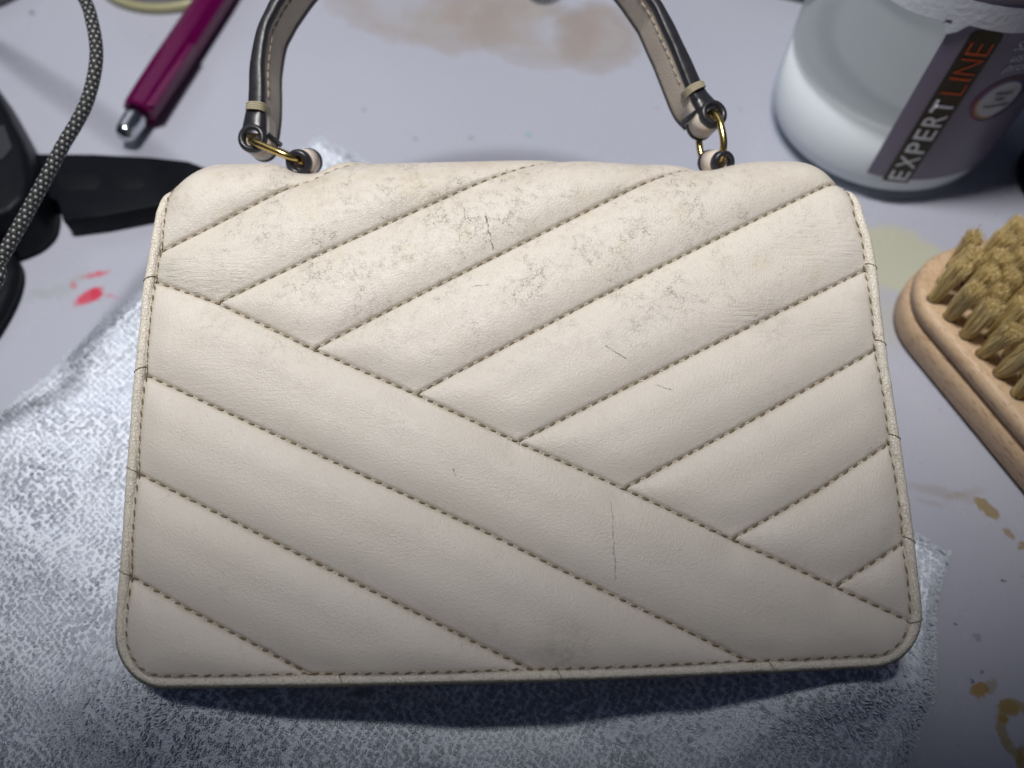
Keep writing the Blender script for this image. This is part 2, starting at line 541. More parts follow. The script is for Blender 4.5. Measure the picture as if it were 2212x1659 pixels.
def leather_material():
    k = NT('cream_leather')
    c = k.coords()
    mm = k.vmath('SCALE', c, scale=1000.0)
    x, y, z = k.sep(c)
    n_big = k.noise(mm, 0.035, 3)
    n_mid = k.noise(mm, 0.13, 4, 0.6)
    base = k.mix(n_big, rgb(0.64, 0.58, 0.505), rgb(0.705, 0.652, 0.582))
    base = k.mix(k.ramp(n_mid, 0.45, 0.75, 0, 0.35), base, rgb(0.695, 0.618, 0.563))
    up = k.ramp(y, 0.066, 0.118)                                   # the worn upper half
    centre = k.ramp(k.math('ABSOLUTE', k.math('SUBTRACT', x, -0.004)), 0.05, 0.105, 1.0, 0.25)
    worn = k.math('MULTIPLY', up, centre)
    cloud = k.ramp(k.noise(mm, 0.075, 4, 0.65), 0.42, 0.68)
    reg = k.math('MULTIPLY', worn, k.math('ADD', k.math('MULTIPLY', cloud, 0.8), 0.2))
    base = k.mix(k.math('MULTIPLY', reg, 0.22), base, rgb(0.50, 0.46, 0.385))
    # a few yellowish patches
    base = k.mix(k.math('MULTIPLY', k.ramp(k.noise(mm, 0.11, 3), 0.60, 0.72), k.math('MULTIPLY', up, 0.2)), base, rgb(0.56, 0.47, 0.29))
    warp = k.vmath('ADD', mm, k.vmath('SCALE', k.vmath('SUBTRACT', k.noise(mm, 1.1, 2, color=True), (0.5, 0.5, 0.5)), scale=1.1))
    e1 = k.voro(warp, 0.92, 'DISTANCE_TO_EDGE')
    e2 = k.voro(warp, 1.5, 'DISTANCE_TO_EDGE')
    crack = k.math('MULTIPLY', k.ramp(e1, 0.008, 0.065, 1, 0), k.ramp(k.noise(mm, 0.42, 3), 0.46, 0.58))
    crack2 = k.math('MULTIPLY', k.ramp(e2, 0.0, 0.11, 1, 0), k.ramp(k.noise(mm, 0.5, 2), 0.52, 0.62))
    cr = k.math('MULTIPLY', k.math('MAXIMUM', crack, k.math('MULTIPLY', crack2, 0.55)), reg)
    few = k.math('MULTIPLY', k.math('MULTIPLY', crack, k.ramp(k.noise(mm, 0.21, 2), 0.60, 0.72)), 0.22)
    cr = k.math('MAXIMUM', cr, few)
    base = k.mix(k.math('MULTIPLY', cr, 0.92), base, rgb(0.16, 0.13, 0.095))
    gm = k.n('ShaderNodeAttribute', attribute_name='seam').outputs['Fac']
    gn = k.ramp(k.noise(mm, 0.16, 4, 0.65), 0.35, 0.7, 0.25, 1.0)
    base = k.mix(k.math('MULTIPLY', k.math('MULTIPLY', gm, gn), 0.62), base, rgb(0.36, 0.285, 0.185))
    tg = k.math('MULTIPLY', k.ramp(y, 0.126, 0.146), k.ramp(k.noise(mm, 0.09, 4, 0.65), 0.40, 0.68))
    base = k.mix(k.math('MULTIPLY', tg, 0.24), base, rgb(0.47, 0.39, 0.28))
    # single scratches
    def scratch(p, q, wid, fac):
        nonlocal base
        a, b = panel(*p), panel(*q)
        L = np.linalg.norm(b - a)
        t = (b - a) / L
        w2 = k.vmath('ADD', c, k.vmath('SCALE', k.vmath('SUBTRACT', k.noise(mm, 0.5, 3, color=True), (0.5, 0.5, 0.5)), scale=0.0012))
        d = k.vmath('SUBTRACT', w2, (a[0], a[1], 0))
        al = k.vmath('DOT_PRODUCT', d, (t[0], t[1], 0), out='Value')
        ac = k.math('ABSOLUTE', k.vmath('DOT_PRODUCT', d, (-t[1], t[0], 0), out='Value'))
        f = k.math('MULTIPLY', k.ramp(ac, wid * 0.3, wid, fac, 0), k.math('MULTIPLY', k.ramp(al, -0.0005, 0.0005), k.ramp(al, L - 0.001, L + 0.0005, 1, 0)))
        f = k.math('MULTIPLY', f, k.ramp(k.noise(mm, 0.9, 2), 0.35, 0.55, 0.2, 1.0))
        base = k.mix(f, base, rgb(0.14, 0.12, 0.10))
    scratch((1048, 468), (1066, 545), 0.0003, 0.9)
    scratch((1318, 1085), (1328, 1255), 0.00022, 0.6)
    scratch((1305, 752), (1352, 782), 0.00028, 0.75)
    scratch((1020, 625), (1060, 622), 0.00025, 0.7)
    scratch((980, 1015), (986, 1032), 0.0003, 0.7)
    scratch((1415, 835), (1450, 848), 0.00025, 0.6)
    # dull smudges
    def smudge(px, py, r, fac, col):
        nonlocal base
        a = panel(px, py)
        d = k.vmath('DISTANCE', c, (a[0], a[1], 0.002), out='Value')
        f = k.math('MULTIPLY', k.ramp(d, r * 0.2, r, fac, 0), k.ramp(k.noise(mm, 0.5, 4, 0.7), 0.35, 0.7, 0.2, 1))
        base = k.mix(f, base, col)
    smudge(1215, 1405, 0.011, 0.5, rgb(0.36, 0.32, 0.29))
    smudge(360, 580, 0.008, 0.5, rgb(0.42, 0.41, 0.34))
    smudge(385, 440, 0.009, 0.45, rgb(0.45, 0.38, 0.32))
    smudge(905, 400, 0.009, 0.6, rgb(0.45, 0.37, 0.22))
    smudge(700, 410, 0.010, 0.4, rgb(0.45, 0.38, 0.25))
    smudge(1660, 680, 0.012, 0.3, rgb(0.40, 0.37, 0.34))
    # relief: pebbled grain, cracks, drawn wrinkles
    g1 = k.voro(warp, 1.9, 'SMOOTH_F1')
    g2 = k.noise(mm, 2.6, 3, 0.6)
    grain = k.math('ADD', k.math('MULTIPLY', g1, 0.8), g2)
    nb = k.bump(grain, 0.00016, 0.8)
    str_ = k.vmath('MULTIPLY', mm, (0.16, 1.15, 0.6))
    wr = k.noise(str_, 1.0, 4, 0.6)
    def zone(px, py, rx, ry):
        a = panel(px, py)
        d = k.vmath('SUBTRACT', c, (a[0], a[1], 0))
        d = k.vmath('MULTIPLY', d, (1 / rx, 1 / ry, 0))
        return k.ramp(k.vmath('LENGTH', d, out='Value'), 0.3, 1.0, 1, 0)
    zn = k.math('MAXIMUM', zone(430, 590, 0.024, 0.011), k.math('MAXIMUM', zone(1780, 530, 0.024, 0.010), k.math('MAXIMUM', k.math('MULTIPLY', zone(520, 830, 0.034, 0.022), 0.35), zone(1690, 690, 0.03, 0.008))))
    nb = k.bump(k.math('MULTIPLY', wr, zn), 0.0006, 0.7, nb)
    nb = k.bump(cr, -0.00012, 0.6, nb)
    k.set(Base_Color=base, Roughness=k.ramp(k.noise(mm, 0.3, 3), 0.3, 0.7, 0.36, 0.47), Normal=nb)
    k.p.inputs['Specular IOR Level'].default_value = 0.42
    return k.m
M_LEATHER = leather_material()

def side_of(u, s, P):
    """>0 left/above of the polyline (extended to infinity at its ends)"""
    o = np.argsort(P[:, 0])
    Q = P[o]
    y = np.interp(u, Q[:, 0], Q[:, 1])
    sl0 = (Q[1, 1] - Q[0, 1]) / (Q[1, 0] - Q[0, 0])
    sl1 = (Q[-1, 1] - Q[-2, 1]) / (Q[-1, 0] - Q[-2, 0])
    y = np.where(u < Q[0, 0], Q[0, 1] + sl0 * (u - Q[0, 0]), y)
    y = np.where(u > Q[-1, 0], Q[-1, 1] + sl1 * (u - Q[-1, 0]), y)
    return s - y
UC = 0.25 * (U[:-1, :-1] + U[1:, :-1] + U[:-1, 1:] + U[1:, 1:])
SC = 0.25 * (S[:-1, :-1] + S[1:, :-1] + S[:-1, 1:] + S[1:, 1:])
above = side_of(UC, SC, MAIN) > 0
reg_u = sum((side_of(UC, SC, P) < 0).astype(int) for P in UPPER)
reg_l = sum((side_of(UC, SC, P) < 0).astype(int) for P in LOWER)
region = np.where(above, reg_u, 20 + reg_l)
idx = np.arange(NU * NSP).reshape(NSP, NU)
quads = np.stack([idx[:-1, :-1], idx[:-1, 1:], idx[1:, 1:], idx[1:, :-1]], axis=-1).reshape(-1, 4)
regf = region.reshape(-1)
PV, NV = P3.reshape(-1, 3), NRM.reshape(-1, 3)
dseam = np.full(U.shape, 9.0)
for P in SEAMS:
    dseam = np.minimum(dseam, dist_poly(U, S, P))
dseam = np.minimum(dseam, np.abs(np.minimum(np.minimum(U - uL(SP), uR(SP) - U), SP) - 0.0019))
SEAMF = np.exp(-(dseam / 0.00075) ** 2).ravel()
for r in np.unique(regf):
    q = quads[regf == r]
    if len(q) < 60:
        continue
    used, inv = np.unique(q, return_inverse=True)
    inv = inv.reshape(-1, 4)
    me = bpy.data.meshes.new('quilted_channel')
    me.vertices.add(len(used))
    me.vertices.foreach_set('co', PV[used].ravel())
    me.loops.add(inv.size)
    me.loops.foreach_set('vertex_index', inv.ravel().astype(np.int32))
    me.polygons.add(len(inv))
    me.polygons.foreach_set('loop_start', np.arange(0, inv.size, 4, dtype=np.int32))
    me.update(calc_edges=True)
    me.polygons.foreach_set('use_smooth', np.ones(len(inv), bool))
    me.materials.append(M_LEATHER)
    sa_ = me.attributes.new('seam', 'FLOAT', 'POINT')
    sa_.data.foreach_set('value', SEAMF[used].astype(np.float32))
    me.normals_split_custom_set_from_vertices([tuple(n) for n in NV[used]])
    me.validate()
    link(bpy.data.objects.new('quilted_channel', me), bag)

# ---- stitches
def thread_material(name, c1, c2):
    k = NT(name)
    c = k.coords()
    w = k.n('ShaderNodeTexWave', wave_type='BANDS', bands_direction='DIAGONAL')
    k.put(w.inputs['Vector'], c)
    w.inputs['Scale'].default_value = 2600.0
    w.inputs['Distortion'].default_value = 1.0
    k.set(Base_Color=k.mix(w.outputs['Fac'], c1, c2), Roughness=0.38, Normal=k.bump(w.outputs['Fac'], 0.00008, 0.7))
    return k.m
M_THREAD = thread_material('olive_tan_thread', rgb(0.15, 0.115, 0.07), rgb(0.31, 0.25, 0.16))  # tan thread darkened for the shade where it dips into its holes
M_THREAD_GLINT = thread_material('thread_glint', rgb(0.50, 0.43, 0.33), rgb(0.74, 0.68, 0.56))  # same thread, with its glints put into the colour
def stitch_mesh(name, L, r):
    V, F, M = [], [], []
    def spindle(x0, x1, rad, z0, z1, mi, twist):
        n, rings = 5, (0.12, 0.5, 0.88)
        b = len(V)
        V.append((x0, -twist, z0))
        for t in rings:
            x = x0 + (x1 - x0) * t
            rr = rad * (0.72 if t != 0.5 else 1.0)
            zc = z0 + (z1 - z0) * t + 0.5 * rad * math.sin(math.pi * t)
            for k in range(n):
                a = 2 * math.pi * k / n
                V.append((x, twist * (2 * t - 1) + rr * math.cos(a), zc + rr * 0.85 * math.sin(a)))
        V.append((x1, twist, z1))
        e = len(V) - 1
        for k in range(n):
            l = (k + 1) % n
            F.append((b, b + 1 + l, b + 1 + k)); M.append(mi)
            for q in range(2):
                F.append((b + 1 + q * n + k, b + 1 + q * n + l, b + 1 + (q + 1) * n + l, b + 1 + (q + 1) * n + k)); M.append(mi)
            F.append((e, b + 1 + 2 * n + k, b + 1 + 2 * n + l)); M.append(mi)
    spindle(-0.50 * L, 0.16 * L, r, 0.0, 0.0, 0, r * 0.55)
    spindle(0.10 * L, 0.52 * L, r * 0.72, -0.00005, -0.00005, 1, -r * 0.3)
    me = bpy.data.meshes.new(name)
    me.from_pydata(V, [], F)
    me.materials.append(M_THREAD)
    me.materials.append(M_THREAD_GLINT)
    me.polygons.foreach_set('use_smooth', [True] * len(F))
    me.polygons.foreach_set('material_index', M)
    me.update()
    return me
def sp_of(u, s):
    sp = s.copy() if hasattr(s, 'copy') else np.array(s, float)
    for _ in range(4):
        sp = s - sb(u, sp)
    return sp
def place_frames(P, pitch, lift=0.0, jitter=True, inside=True):
    """frames (4x4, panel local) spaced along the polyline P in (u, s)"""
    seg = np.linalg.norm(np.diff(P, axis=0), axis=1)
    cum = np.concatenate([[0], np.cumsum(seg)])
    n = max(1, int(cum[-1] / pitch))
    ts = (np.arange(n) + 0.5) * cum[-1] / n
    u = np.interp(ts, cum, P[:, 0])
    s = np.interp(ts, cum, P[:, 1])
    h = 0.0004
    u1, s1 = np.interp(ts - h, cum, P[:, 0]), np.interp(ts - h, cum, P[:, 1])
    u2, s2 = np.interp(ts + h, cum, P[:, 0]), np.interp(ts + h, cum, P[:, 1])
    spv = sp_of(u, s)
    w = height(u, s, np.maximum(spv, 0)) + lift
    c = surf(u, s, w)
    T = surf(u2, s2, w) - surf(u1, s1, w)
    T /= np.linalg.norm(T, axis=1)[:, None]
    Nn = surf(u, s, w + 0.001) - c
    Nn /= np.linalg.norm(Nn, axis=1)[:, None]
    out = []
    for i in range(n):
        if inside and not (uL(spv[i]) + 0.0012 < u[i] < uR(spv[i]) - 0.0012 and spv[i] > 0.001 and s[i] < SMAX - 0.004):
            continue
        t = T[i]
        nn = Nn[i] - t * np.dot(Nn[i], t)
        nn /= np.linalg.norm(nn)
        b = np.cross(nn, t)
        if jitter:
            a = random.uniform(-0.10, 0.10)
            t, b = t * math.cos(a) + b * math.sin(a), b * math.cos(a) - t * math.sin(a)
            t = t * random.uniform(0.86, 1.10)
            b = b * random.uniform(0.85, 1.2)
        M = Matrix.Identity(4)
        for r in range(3):
            M[r][0], M[r][1], M[r][2], M[r][3] = t[r], b[r], nn[r], c[i][r]
        out.append(M)
    return out
PITCH_ST = 0.00325
frames_q = []
for P in SEAMS:
    Q = P if P[0][0] < P[-1][0] else P[::-1]
    frames_q += place_frames(Q, PITCH_ST, 0.00022)
st_me = stitch_mesh('stitch', PITCH_ST, 0.00034)
# those nearest the camera are single parts, the remainder one joined part
def cam_dist(M):
    p = np.array([M[0][3], M[1][3], M[2][3]])
    return np.linalg.norm(ORG + p[0] * RT + p[1] * EV + p[2] * EN - CAM)
frames_q.sort(key=cam_dist)
for M in frames_q[:300]:
    o = bpy.data.objects.new('stitch', st_me)
    link(o, bag)
    o.matrix_local = M
rest = [(M, st_me) for M in frames_q[300:]]
# border stitching just inside the piping
def outline_pts(inset, top=SMAX - 0.004, step=0.0008):
    spl = np.concatenate([np.arange(top, 0.016, -step), 0.016 * np.linspace(1, 0, 40) ** 2.0])
    left = np.stack([uL(spl), spl], 1)
    right = np.stack([uR(spl), spl], 1)[::-1]
    ub = np.arange(left[-1, 0], right[0, 0], step)[1:-1]
    bot = np.stack([ub, np.zeros_like(ub)], 1)
    P = np.vstack([left, bot, right])
    P[:, 1] = P[:, 1] + sb(P[:, 0], P[:, 1])
    T = np.gradient(P, axis=0)
    T /= np.maximum(np.linalg.norm(T, axis=1), 1e-9)[:, None]
    N = np.stack([-T[:, 1], T[:, 0]], 1)                 # inward for this direction of travel
    return P + N * inset
OUT = outline_pts(0.0)
OIN = outline_pts(0.0019, top=SMAX - 0.008)
bs_me = stitch_mesh('border_stitch', 0.0031, 0.00024)
rest += [(M, bs_me) for M in place_frames(OIN, 0.0034, 0.00012, inside=False)]
def joined(name, items, parent):
    V, F, MI, off = [], [], [], 0
    for M, me in items:
        co = np.empty(len(me.vertices) * 3)
        me.vertices.foreach_get('co', co)
        Mn = np.array(M)
        V.append(co.reshape(-1, 3) @ Mn[:3, :3].T + Mn[:3, 3])
        for p in me.polygons:
            F.append(tuple(i + off for i in p.vertices))
            MI.append(p.material_index)
        off += len(me.vertices)
    return mesh_obj(name, np.vstack(V), F, [M_THREAD, M_THREAD_GLINT], parent, midx=MI)
js = joined('stitching', rest, bag)
js['kind'] = 'stuff'

# ---- piping with worn, grubby outer side
def piping_material():
    k = NT('worn_piping_leather')
    c = k.coords()
    mm = k.vmath('SCALE', c, scale=1000.0)
    at = k.n('ShaderNodeAttribute', attribute_name='dirt')
    d = at.outputs['Fac']
    base = k.mix(k.noise(mm, 0.4, 3), rgb(0.74, 0.67, 0.56), rgb(0.84, 0.78, 0.68))
    sp = k.noise(mm, 1.6, 4, 0.7)
    f = k.ramp(k.math('ADD', k.math('MULTIPLY', sp, 0.9), d), 0.62, 1.05)
    base = k.mix(k.math('MULTIPLY', f, 0.88), base, rgb(0.115, 0.118, 0.085))
    cr = k.ramp(k.voro(mm, 1.1, 'DISTANCE_TO_EDGE'), 0.0, 0.12, 1, 0)
    base = k.mix(k.math('MULTIPLY', cr, k.ramp(k.noise(mm, 0.5, 2), 0.45, 0.6, 0, 0.4)), base, rgb(0.30, 0.25, 0.17))
    k.set(Base_Color=base, Roughness=0.5, Normal=k.bump(k.math('ADD', k.noise(mm, 1.6, 3), k.math('MULTIPLY', cr, -0.6)), 0.00025, 0.8))
    return k.m
spo = np.maximum(sp_of(OUT[:, 0], OUT[:, 1]), 0)
PC = surf(OUT[:, 0], OUT[:, 1], np.full(len(OUT), 0.0004))
Nn = surf(OUT[:, 0], OUT[:, 1], np.full(len(OUT), 0.0014)) - PC
Nn /= np.linalg.norm(Nn, axis=1)[:, None]
rad = 0.00145 * (1 + 0.05 * vnoise(np.arange(len(OUT)) * 0.0008, np.zeros(len(OUT)), 0.0022, 4) + 0.03 * vnoise(np.arange(len(OUT)) * 0.0008, np.ones(len(OUT)), 0.008, 8))
PVt, PFt = tube(PC, rad, 14, ref=Nn)
pip = mesh_obj('piping', PVt, PFt, piping_material(), bag)
ang = np.linspace(0, 2 * np.pi, 14, endpoint=False)
T_, S_, B_ = frames(PC, Nn)
inw = np.stack([-T_[:, 1], T_[:, 0]], 1)
outw = -(S_[:, 0] * inw[:, 0] + S_[:, 1] * inw[:, 1])          # does S point outward?
low = np.exp(-(spo / 0.014) ** 2) * 0.80 + 0.22 * np.exp(-(spo / 0.09) ** 2) * (OUT[:, 0] < 0)
face = np.clip((outw[:, None] * np.cos(ang)[None] * 0.95 - np.sin(ang)[None] * 0.22) + 0.12, -0.3, 1)
dirt = (low[:, None] * (0.25 + face)).ravel()
att = pip.data.attributes.new('dirt', 'FLOAT', 'POINT')
att.data.foreach_set('value', dirt.astype(np.float32))
# threads of the seam ends wrapped over the piping
wr_parts = []
M_WRAPT = thread_material('tan_wrap_thread', rgb(0.22, 0.18, 0.12), rgb(0.38, 0.32, 0.22))
for px in [(312, 604), (297, 803), (282, 1014), (266, 1236), (1889, 577), (1911, 744), (1940, 946), (1966, 1166), (1985, 1345), (740, 1482), (1210, 1472), (1668, 1452)]:
    q = panel(*px)
    i = int(np.argmin(np.hypot(OUT[:, 0] - q[0], OUT[:, 1] - q[1])))
    aa = np.linspace(-0.2, math.pi + 0.2, 10)
    pts = PC[i] + (0.00160) * (np.cos(aa)[:, None] * S_[i] + np.sin(aa)[:, None] * B_[i]) + np.cos(aa)[:, None] * T_[i] * 0.0009 * random.choice([-1, 1])
    wr_parts.append(tube(pts, 0.00013, 6, ref=T_[i]))
for v, f in wr_parts:
    mesh_obj('wrap_thread', v, f, M_WRAPT, bag)

# ---- the body under the panel (gussets and front, hidden from above)
M_BODY = simple('cream_body_leather', rgb(0.66, 0.58, 0.49), 0.5, var=0.06, vscale=120, bumpd=0.00012, bscale=1500)
spl = np.concatenate([np.arange(V0 - 0.002, 0.016, -0.004), 0.016 * np.linspace(1, 0, 14) ** 2])
left = np.stack([uL(spl), spl], 1)
right = np.stack([uR(spl), spl], 1)[::-1]
bot = np.stack([np.linspace(left[-1, 0], right[0, 0], 30)[1:-1], np.zeros(28)], 1)
top = np.stack([np.linspace(right[-1, 0], left[0, 0], 30)[1:-1], np.full(28, V0 - 0.002)], 1)
loop = np.vstack([left, bot, right, top])
loop[:, 1] += sb(loop[:, 0], loop[:, 1])
cen = loop.mean(0)
def inset(k):
    d = loop - cen
    L = np.linalg.norm(d, axis=1)[:, None]
    return cen + d * (1 - k / L)
wf = lambda v, z: (z - ORG[2] - v * EV[2]) / EN[2]
rings = []
for kin, frac in ((0.0012, 0.0), (0.004, 0.12), (0.0045, 0.5), (0.0035, 0.88), (0.006, 1.0)):
    q = inset(kin)
    wend = wf(q[:, 1], 0.0075)
    rings.append(np.column_stack([q, -0.0045 + (wend + 0.0045) * frac]))
n = len(loop)
V = np.vstack(rings)
F = []
for r in range(len(rings) - 1):
    for i in range(n):
        j = (i + 1) % n
        F.append((r * n + i, (r + 1) * n + i, (r + 1) * n + j, r * n + j))
F.append(tuple((len(rings) - 1) * n + i for i in range(n)))
F.append(tuple(range(n))[::-1])
mesh_obj('bag_body', V, F, M_BODY, bag)

# ---- handle, tabs, rings
M_TAN = simple('tan_handle_leather', rgb(0.54, 0.465, 0.385), 0.55, var=0.12, vscale=500, bumpd=0.0002, bscale=1800)
M_CREAM = simple('cream_tab_leather', rgb(0.66, 0.575, 0.49), 0.5, var=0.06, vscale=300, bumpd=0.00012, bscale=1800)
M_EDGE = simple('black_edge_paint', rgb(0.020, 0.020, 0.025), 0.36, var=0.25, vscale=200, bumpd=0.00012, bscale=260, spec=0.45)
M_BRASS = simple('brass', rgb(0.62, 0.46, 0.17), 0.24, 1.0, var=0.25, vscale=220)
HD = 0.2335
hp = [(545, 285), (552, 236), (554, 190), (555, 135), (567, 66), (585, 25), (602, -5), (655, -75), (740, -140), (860, -185), (1000, -203), (1130, -190), (1255, -143), (1345, -85), (1412, 0), (1433, 36), (1454, 79), (1478, 132), (1506, 196), (1530, 228)]
HC = spline([at_depth(x, y, HD) for x, y in hp], 8)
nH = len(HC)
arcl = np.concatenate([[0], np.cumsum(np.linalg.norm(np.diff(HC, axis=0), axis=1))])
tt = arcl / arcl[-1]
T, _, _ = frames(HC, AX)
hcen = at_depth(1030, 250, HD)
inward = hcen - HC
inward -= np.outer(inward @ AX, AX)
inward -= np.sum(inward * T, axis=1)[:, None] * T
inward /= np.linalg.norm(inward, axis=1)[:, None]
Wv = AX[None] + 0.22 * inward * (0.6 + 0.8 * tt[:, None])
Wv -= np.sum(Wv * T, axis=1)[:, None] * T
Wv /= np.linalg.norm(Wv, axis=1)[:, None]
Nv = np.cross(Wv, T)
Nv *= np.sign(np.sum(Nv * -inward, axis=1))[:, None]            # outward
endd = np.minimum(arcl, arcl[-1] - arcl)
half = np.interp(endd, [0, 0.004, 0.010, 0.035, 0.06], [0.0023, 0.0027, 0.0026, 0.00175, 0.0017])
half = half * (1 + 0.05 * vnoise(arcl, arcl * 0, 0.006, 21))
WID = 0.0130
def strip(profile):
    """sweep an open cross section [(n factor of half, n offset, w)] along the handle"""
    V = []
    for nf, no, w in profile:
        V.append(HC + Nv * (half * nf + no)[:, None] + Wv * w)
    V = np.stack(V, 1)
    m = len(profile)
    F = [(i * m + k, i * m + k + 1, (i + 1) * m + k + 1, (i + 1) * m + k) for i in range(nH - 1) for k in range(m - 1)]
    return V.reshape(-1, 3), F
aa = np.linspace(math.pi, 0, 9)
near = [(-1, 0, 0.0011)] + [(math.cos(a), 0, -0.0011 * math.sin(a) ** 0.7) for a in aa] + [(1, 0, 0.0011)]
far = [(-1, 0, WID - 0.001)] + [(math.cos(a), 0, WID + 0.0012 * math.sin(a)) for a in aa] + [(1, 0, WID - 0.001)]
def bobj(name, VF, mat, parent=bag, smooth=True):
    v, f = VF
    o = mesh_obj(name, bag_local(v), f, mat, parent, smooth)
    return o
handle = bobj('handle', join([strip([(-1, 0.0004, 0.0006), (-1, 0.0001, 0.004), (-1, 0.0001, 0.007), (-1, 0.0003, WID)]), strip([(1, -0.0004, 0.0006), (1, -0.0001, 0.004), (1, -0.0001, 0.007), (1, -0.0003, WID)])]), M_TAN)
bobj('painted_edge', strip(near), M_EDGE, handle)
bobj('painted_edge', strip(far), M_EDGE, handle)
# running stitches along the inner face
hs = []
sp_i = 0.0
kk = np.arange(0.012, arcl[-1] - 0.012, 0.0030)
for a0 in kk:
    g = lambda arr, t: np.array([np.interp(t, arcl, arr[:, c]) for c in range(3)])
    pts = []
    for t in np.linspace(a0, a0 + 0.0021, 4):
        hh = np.interp(t, arcl, half)
        pts.append(g(HC, t) - g(Nv, t) * (hh + 0.0000) + g(Wv, t) * 0.0031)
    hs.append(tube(pts, 0.00022, 5, ref=g(Nv, a0)))
bobj('handle_stitching', join(hs), thread_material('tan_handle_thread', rgb(0.40, 0.33, 0.24), rgb(0.56, 0.48, 0.37)), handle)
# thread wound round the strap above each end
def wrap(t0, w0):
    parts = []
    for j in range(4):
        t = t0 + (j - 1.5) * w0 / 4
        g = lambda arr: np.array([np.interp(t, arcl, arr[:, c]) for c in range(3)])
        c, N, Wd_ = g(HC), unit(g(Nv)), unit(g(Wv))
        hh = np.interp(t, arcl, half) + 0.0002
        ring = [c - N * hh + Wd_ * 0.0042, c - N * (hh + 0.00015) + Wd_ * 0.001]
        ring += [c + N * hh * math.cos(a) - Wd_ * (0.0018 * math.sin(a) ** 0.8 + 0.0001) for a in np.linspace(math.pi, 0, 10)]
        ring += [c + N * (hh + 0.00015) + Wd_ * 0.001, c + N * hh + Wd_ * 0.0042]
        parts.append(tube(ring, 0.00035, 6, ref=unit(g(T))))
    return join(parts)
M_WRAP = thread_material('cream_binding_thread', rgb(0.36, 0.31, 0.20), rgb(0.55, 0.49, 0.34))
bobj('binding_thread', wrap(float(np.interp(0.0078, arcl, arcl)), 0.0025), M_WRAP, handle)
bobj('binding_thread', wrap(arcl[-1] - 0.0068, 0.0022), M_WRAP, handle)

def eye_loop(name, parent, C, axis, Ro, Ri, L, m_side):
    """a strap end folded into an eye: tan barrel with black painted rims"""
    axis = unit(axis)
    rm, rt = 0.5 * (Ro + Ri), 0.5 * (Ro - Ri)
    side = [(Ro - 0.0001, 0.0005), (Ro - 0.0001, L - 0.0004), (Ri, L - 0.0004), (Ri, 0.0005)]
    o = bobj(name, lathe(side, 28, C, axis, closed=True), m_side, parent)
    for z, sgn in ((0.0, -1), (L, 1)):
        pr = [(rm + rt * 1.03 * math.cos(a), z + sgn * 0.0012 * math.sin(a)) for a in np.linspace(0, math.pi, 9)]
        pr = [(Ro, z - sgn * 0.0012)] + pr + [(Ri, z - sgn * 0.0012)]
        bobj('painted_rim', lathe(pr, 32, C, axis, closed=True), M_EDGE, o)
    return o
def camdir(a, b, g):
    return unit(a * RT + b * UP + g * AX)
eyeL = at_depth(545, 299, 0.2325)
eyeR = at_depth(1541, 246, 0.2325)
tabL = at_depth(645, 352, 0.2300)
tabR = at_depth(1562, 352, 0.2300)
axEL, axER = camdir(0.06, 0.0, 1), camdir(-0.22, -0.10, 1)
axTL, axTR = camdir(0.15, 0.34, 0.95), camdir(-0.25, 0.30, 0.9)
eye_loop('handle_loop', handle, eyeL, axEL, 0.0045, 0.0024, 0.0098, M_CREAM)
eye_loop('handle_loop', handle, eyeR, axER, 0.0045, 0.0024, 0.0098, M_CREAM)
eye_loop('ring_tab', bag, tabL, axTL, 0.0041, 0.0020, 0.0090, M_CREAM)
eye_loop('ring_tab', bag, tabR, axTR, 0.0038, 0.0020, 0.0090, M_CREAM)
# black cut ends of the folded straps lying across the inner faces
def bar(c, d1, d2, d3, mat, name, parent, bev=0.0004):
    bm = bmesh.new()
    M = Matrix((tuple(d1) + (0,), tuple(d2) + (0,), tuple(d3) + (0,), (0, 0, 0, 1))).transposed()
    M.translation = Vector(c)
    bmesh.ops.create_cube(bm, size=1.0, matrix=Matrix(np.linalg.inv(MBn)) @ M)
    return bm_obj(name, bm, mat, parent, bevel=bev)
pL = at_depth(575, 288, 0.2325)
eL = at_depth(607, 314, 0.2415)
d = eL - pL
bar(0.5 * (pL + eL), d, unit(np.cross(d, AX)) * 0.0016, unit(np.cross(d, np.cross(d, AX))) * 0.0012, M_EDGE, 'strap_end', handle)
pR = at_depth(1512, 236, 0.2325)
eR = at_depth(1474, 266, 0.2415)
d = eR - pR
bar(0.5 * (pR + eR), d, unit(np.cross(d, AX)) * 0.0016, unit(np.cross(d, np.cross(d, AX))) * 0.0012, M_EDGE, 'strap_end', handle)
# folded strap neck between handle and eye
def neck(a, b, axis, r0, r1, L):
    dirn = unit(b - a)
    s = unit(np.cross(dirn, axis))
    V = []
    for c, r in ((a, r0), (0.5 * (a + b), 0.5 * (r0 + r1)), (b, r1)):
        for w, k in ((-0.0008, 0.55), (0.0004, 1.0), (L, 1.0)):
            V += [c - s * r * k + axis * w, c + s * r * k + axis * w]
    F = []
    for i in range(2):
        o, q = i * 6, (i + 1) * 6
        F += [(o, o + 1, q + 1, q), (o + 1, o + 3, q + 3, q + 1), (o + 3, o + 5, q + 5, q + 3), (o, q, q + 2, o + 2), (o + 2, q + 2, q + 4, o + 4), (o + 4, q + 4, q + 5, o + 5)]
    return np.array(V), F
for e, hpt, ax in ((eyeL, HC[10], axEL), (eyeR, HC[-8], axER)):
    v, f = neck(e + unit(hpt - e) * 0.0015, hpt, ax, 0.0040, 0.0030, 0.0008)
    bobj('painted_edge', (v, f), M_EDGE, handle)
    v, f = neck(e + unit(hpt - e) * 0.0015 + ax * 0.0011, hpt + ax * 0.0011, ax, 0.0039, 0.0027, 0.008)
    bobj('strap_fold', (v, f), M_CREAM, handle)
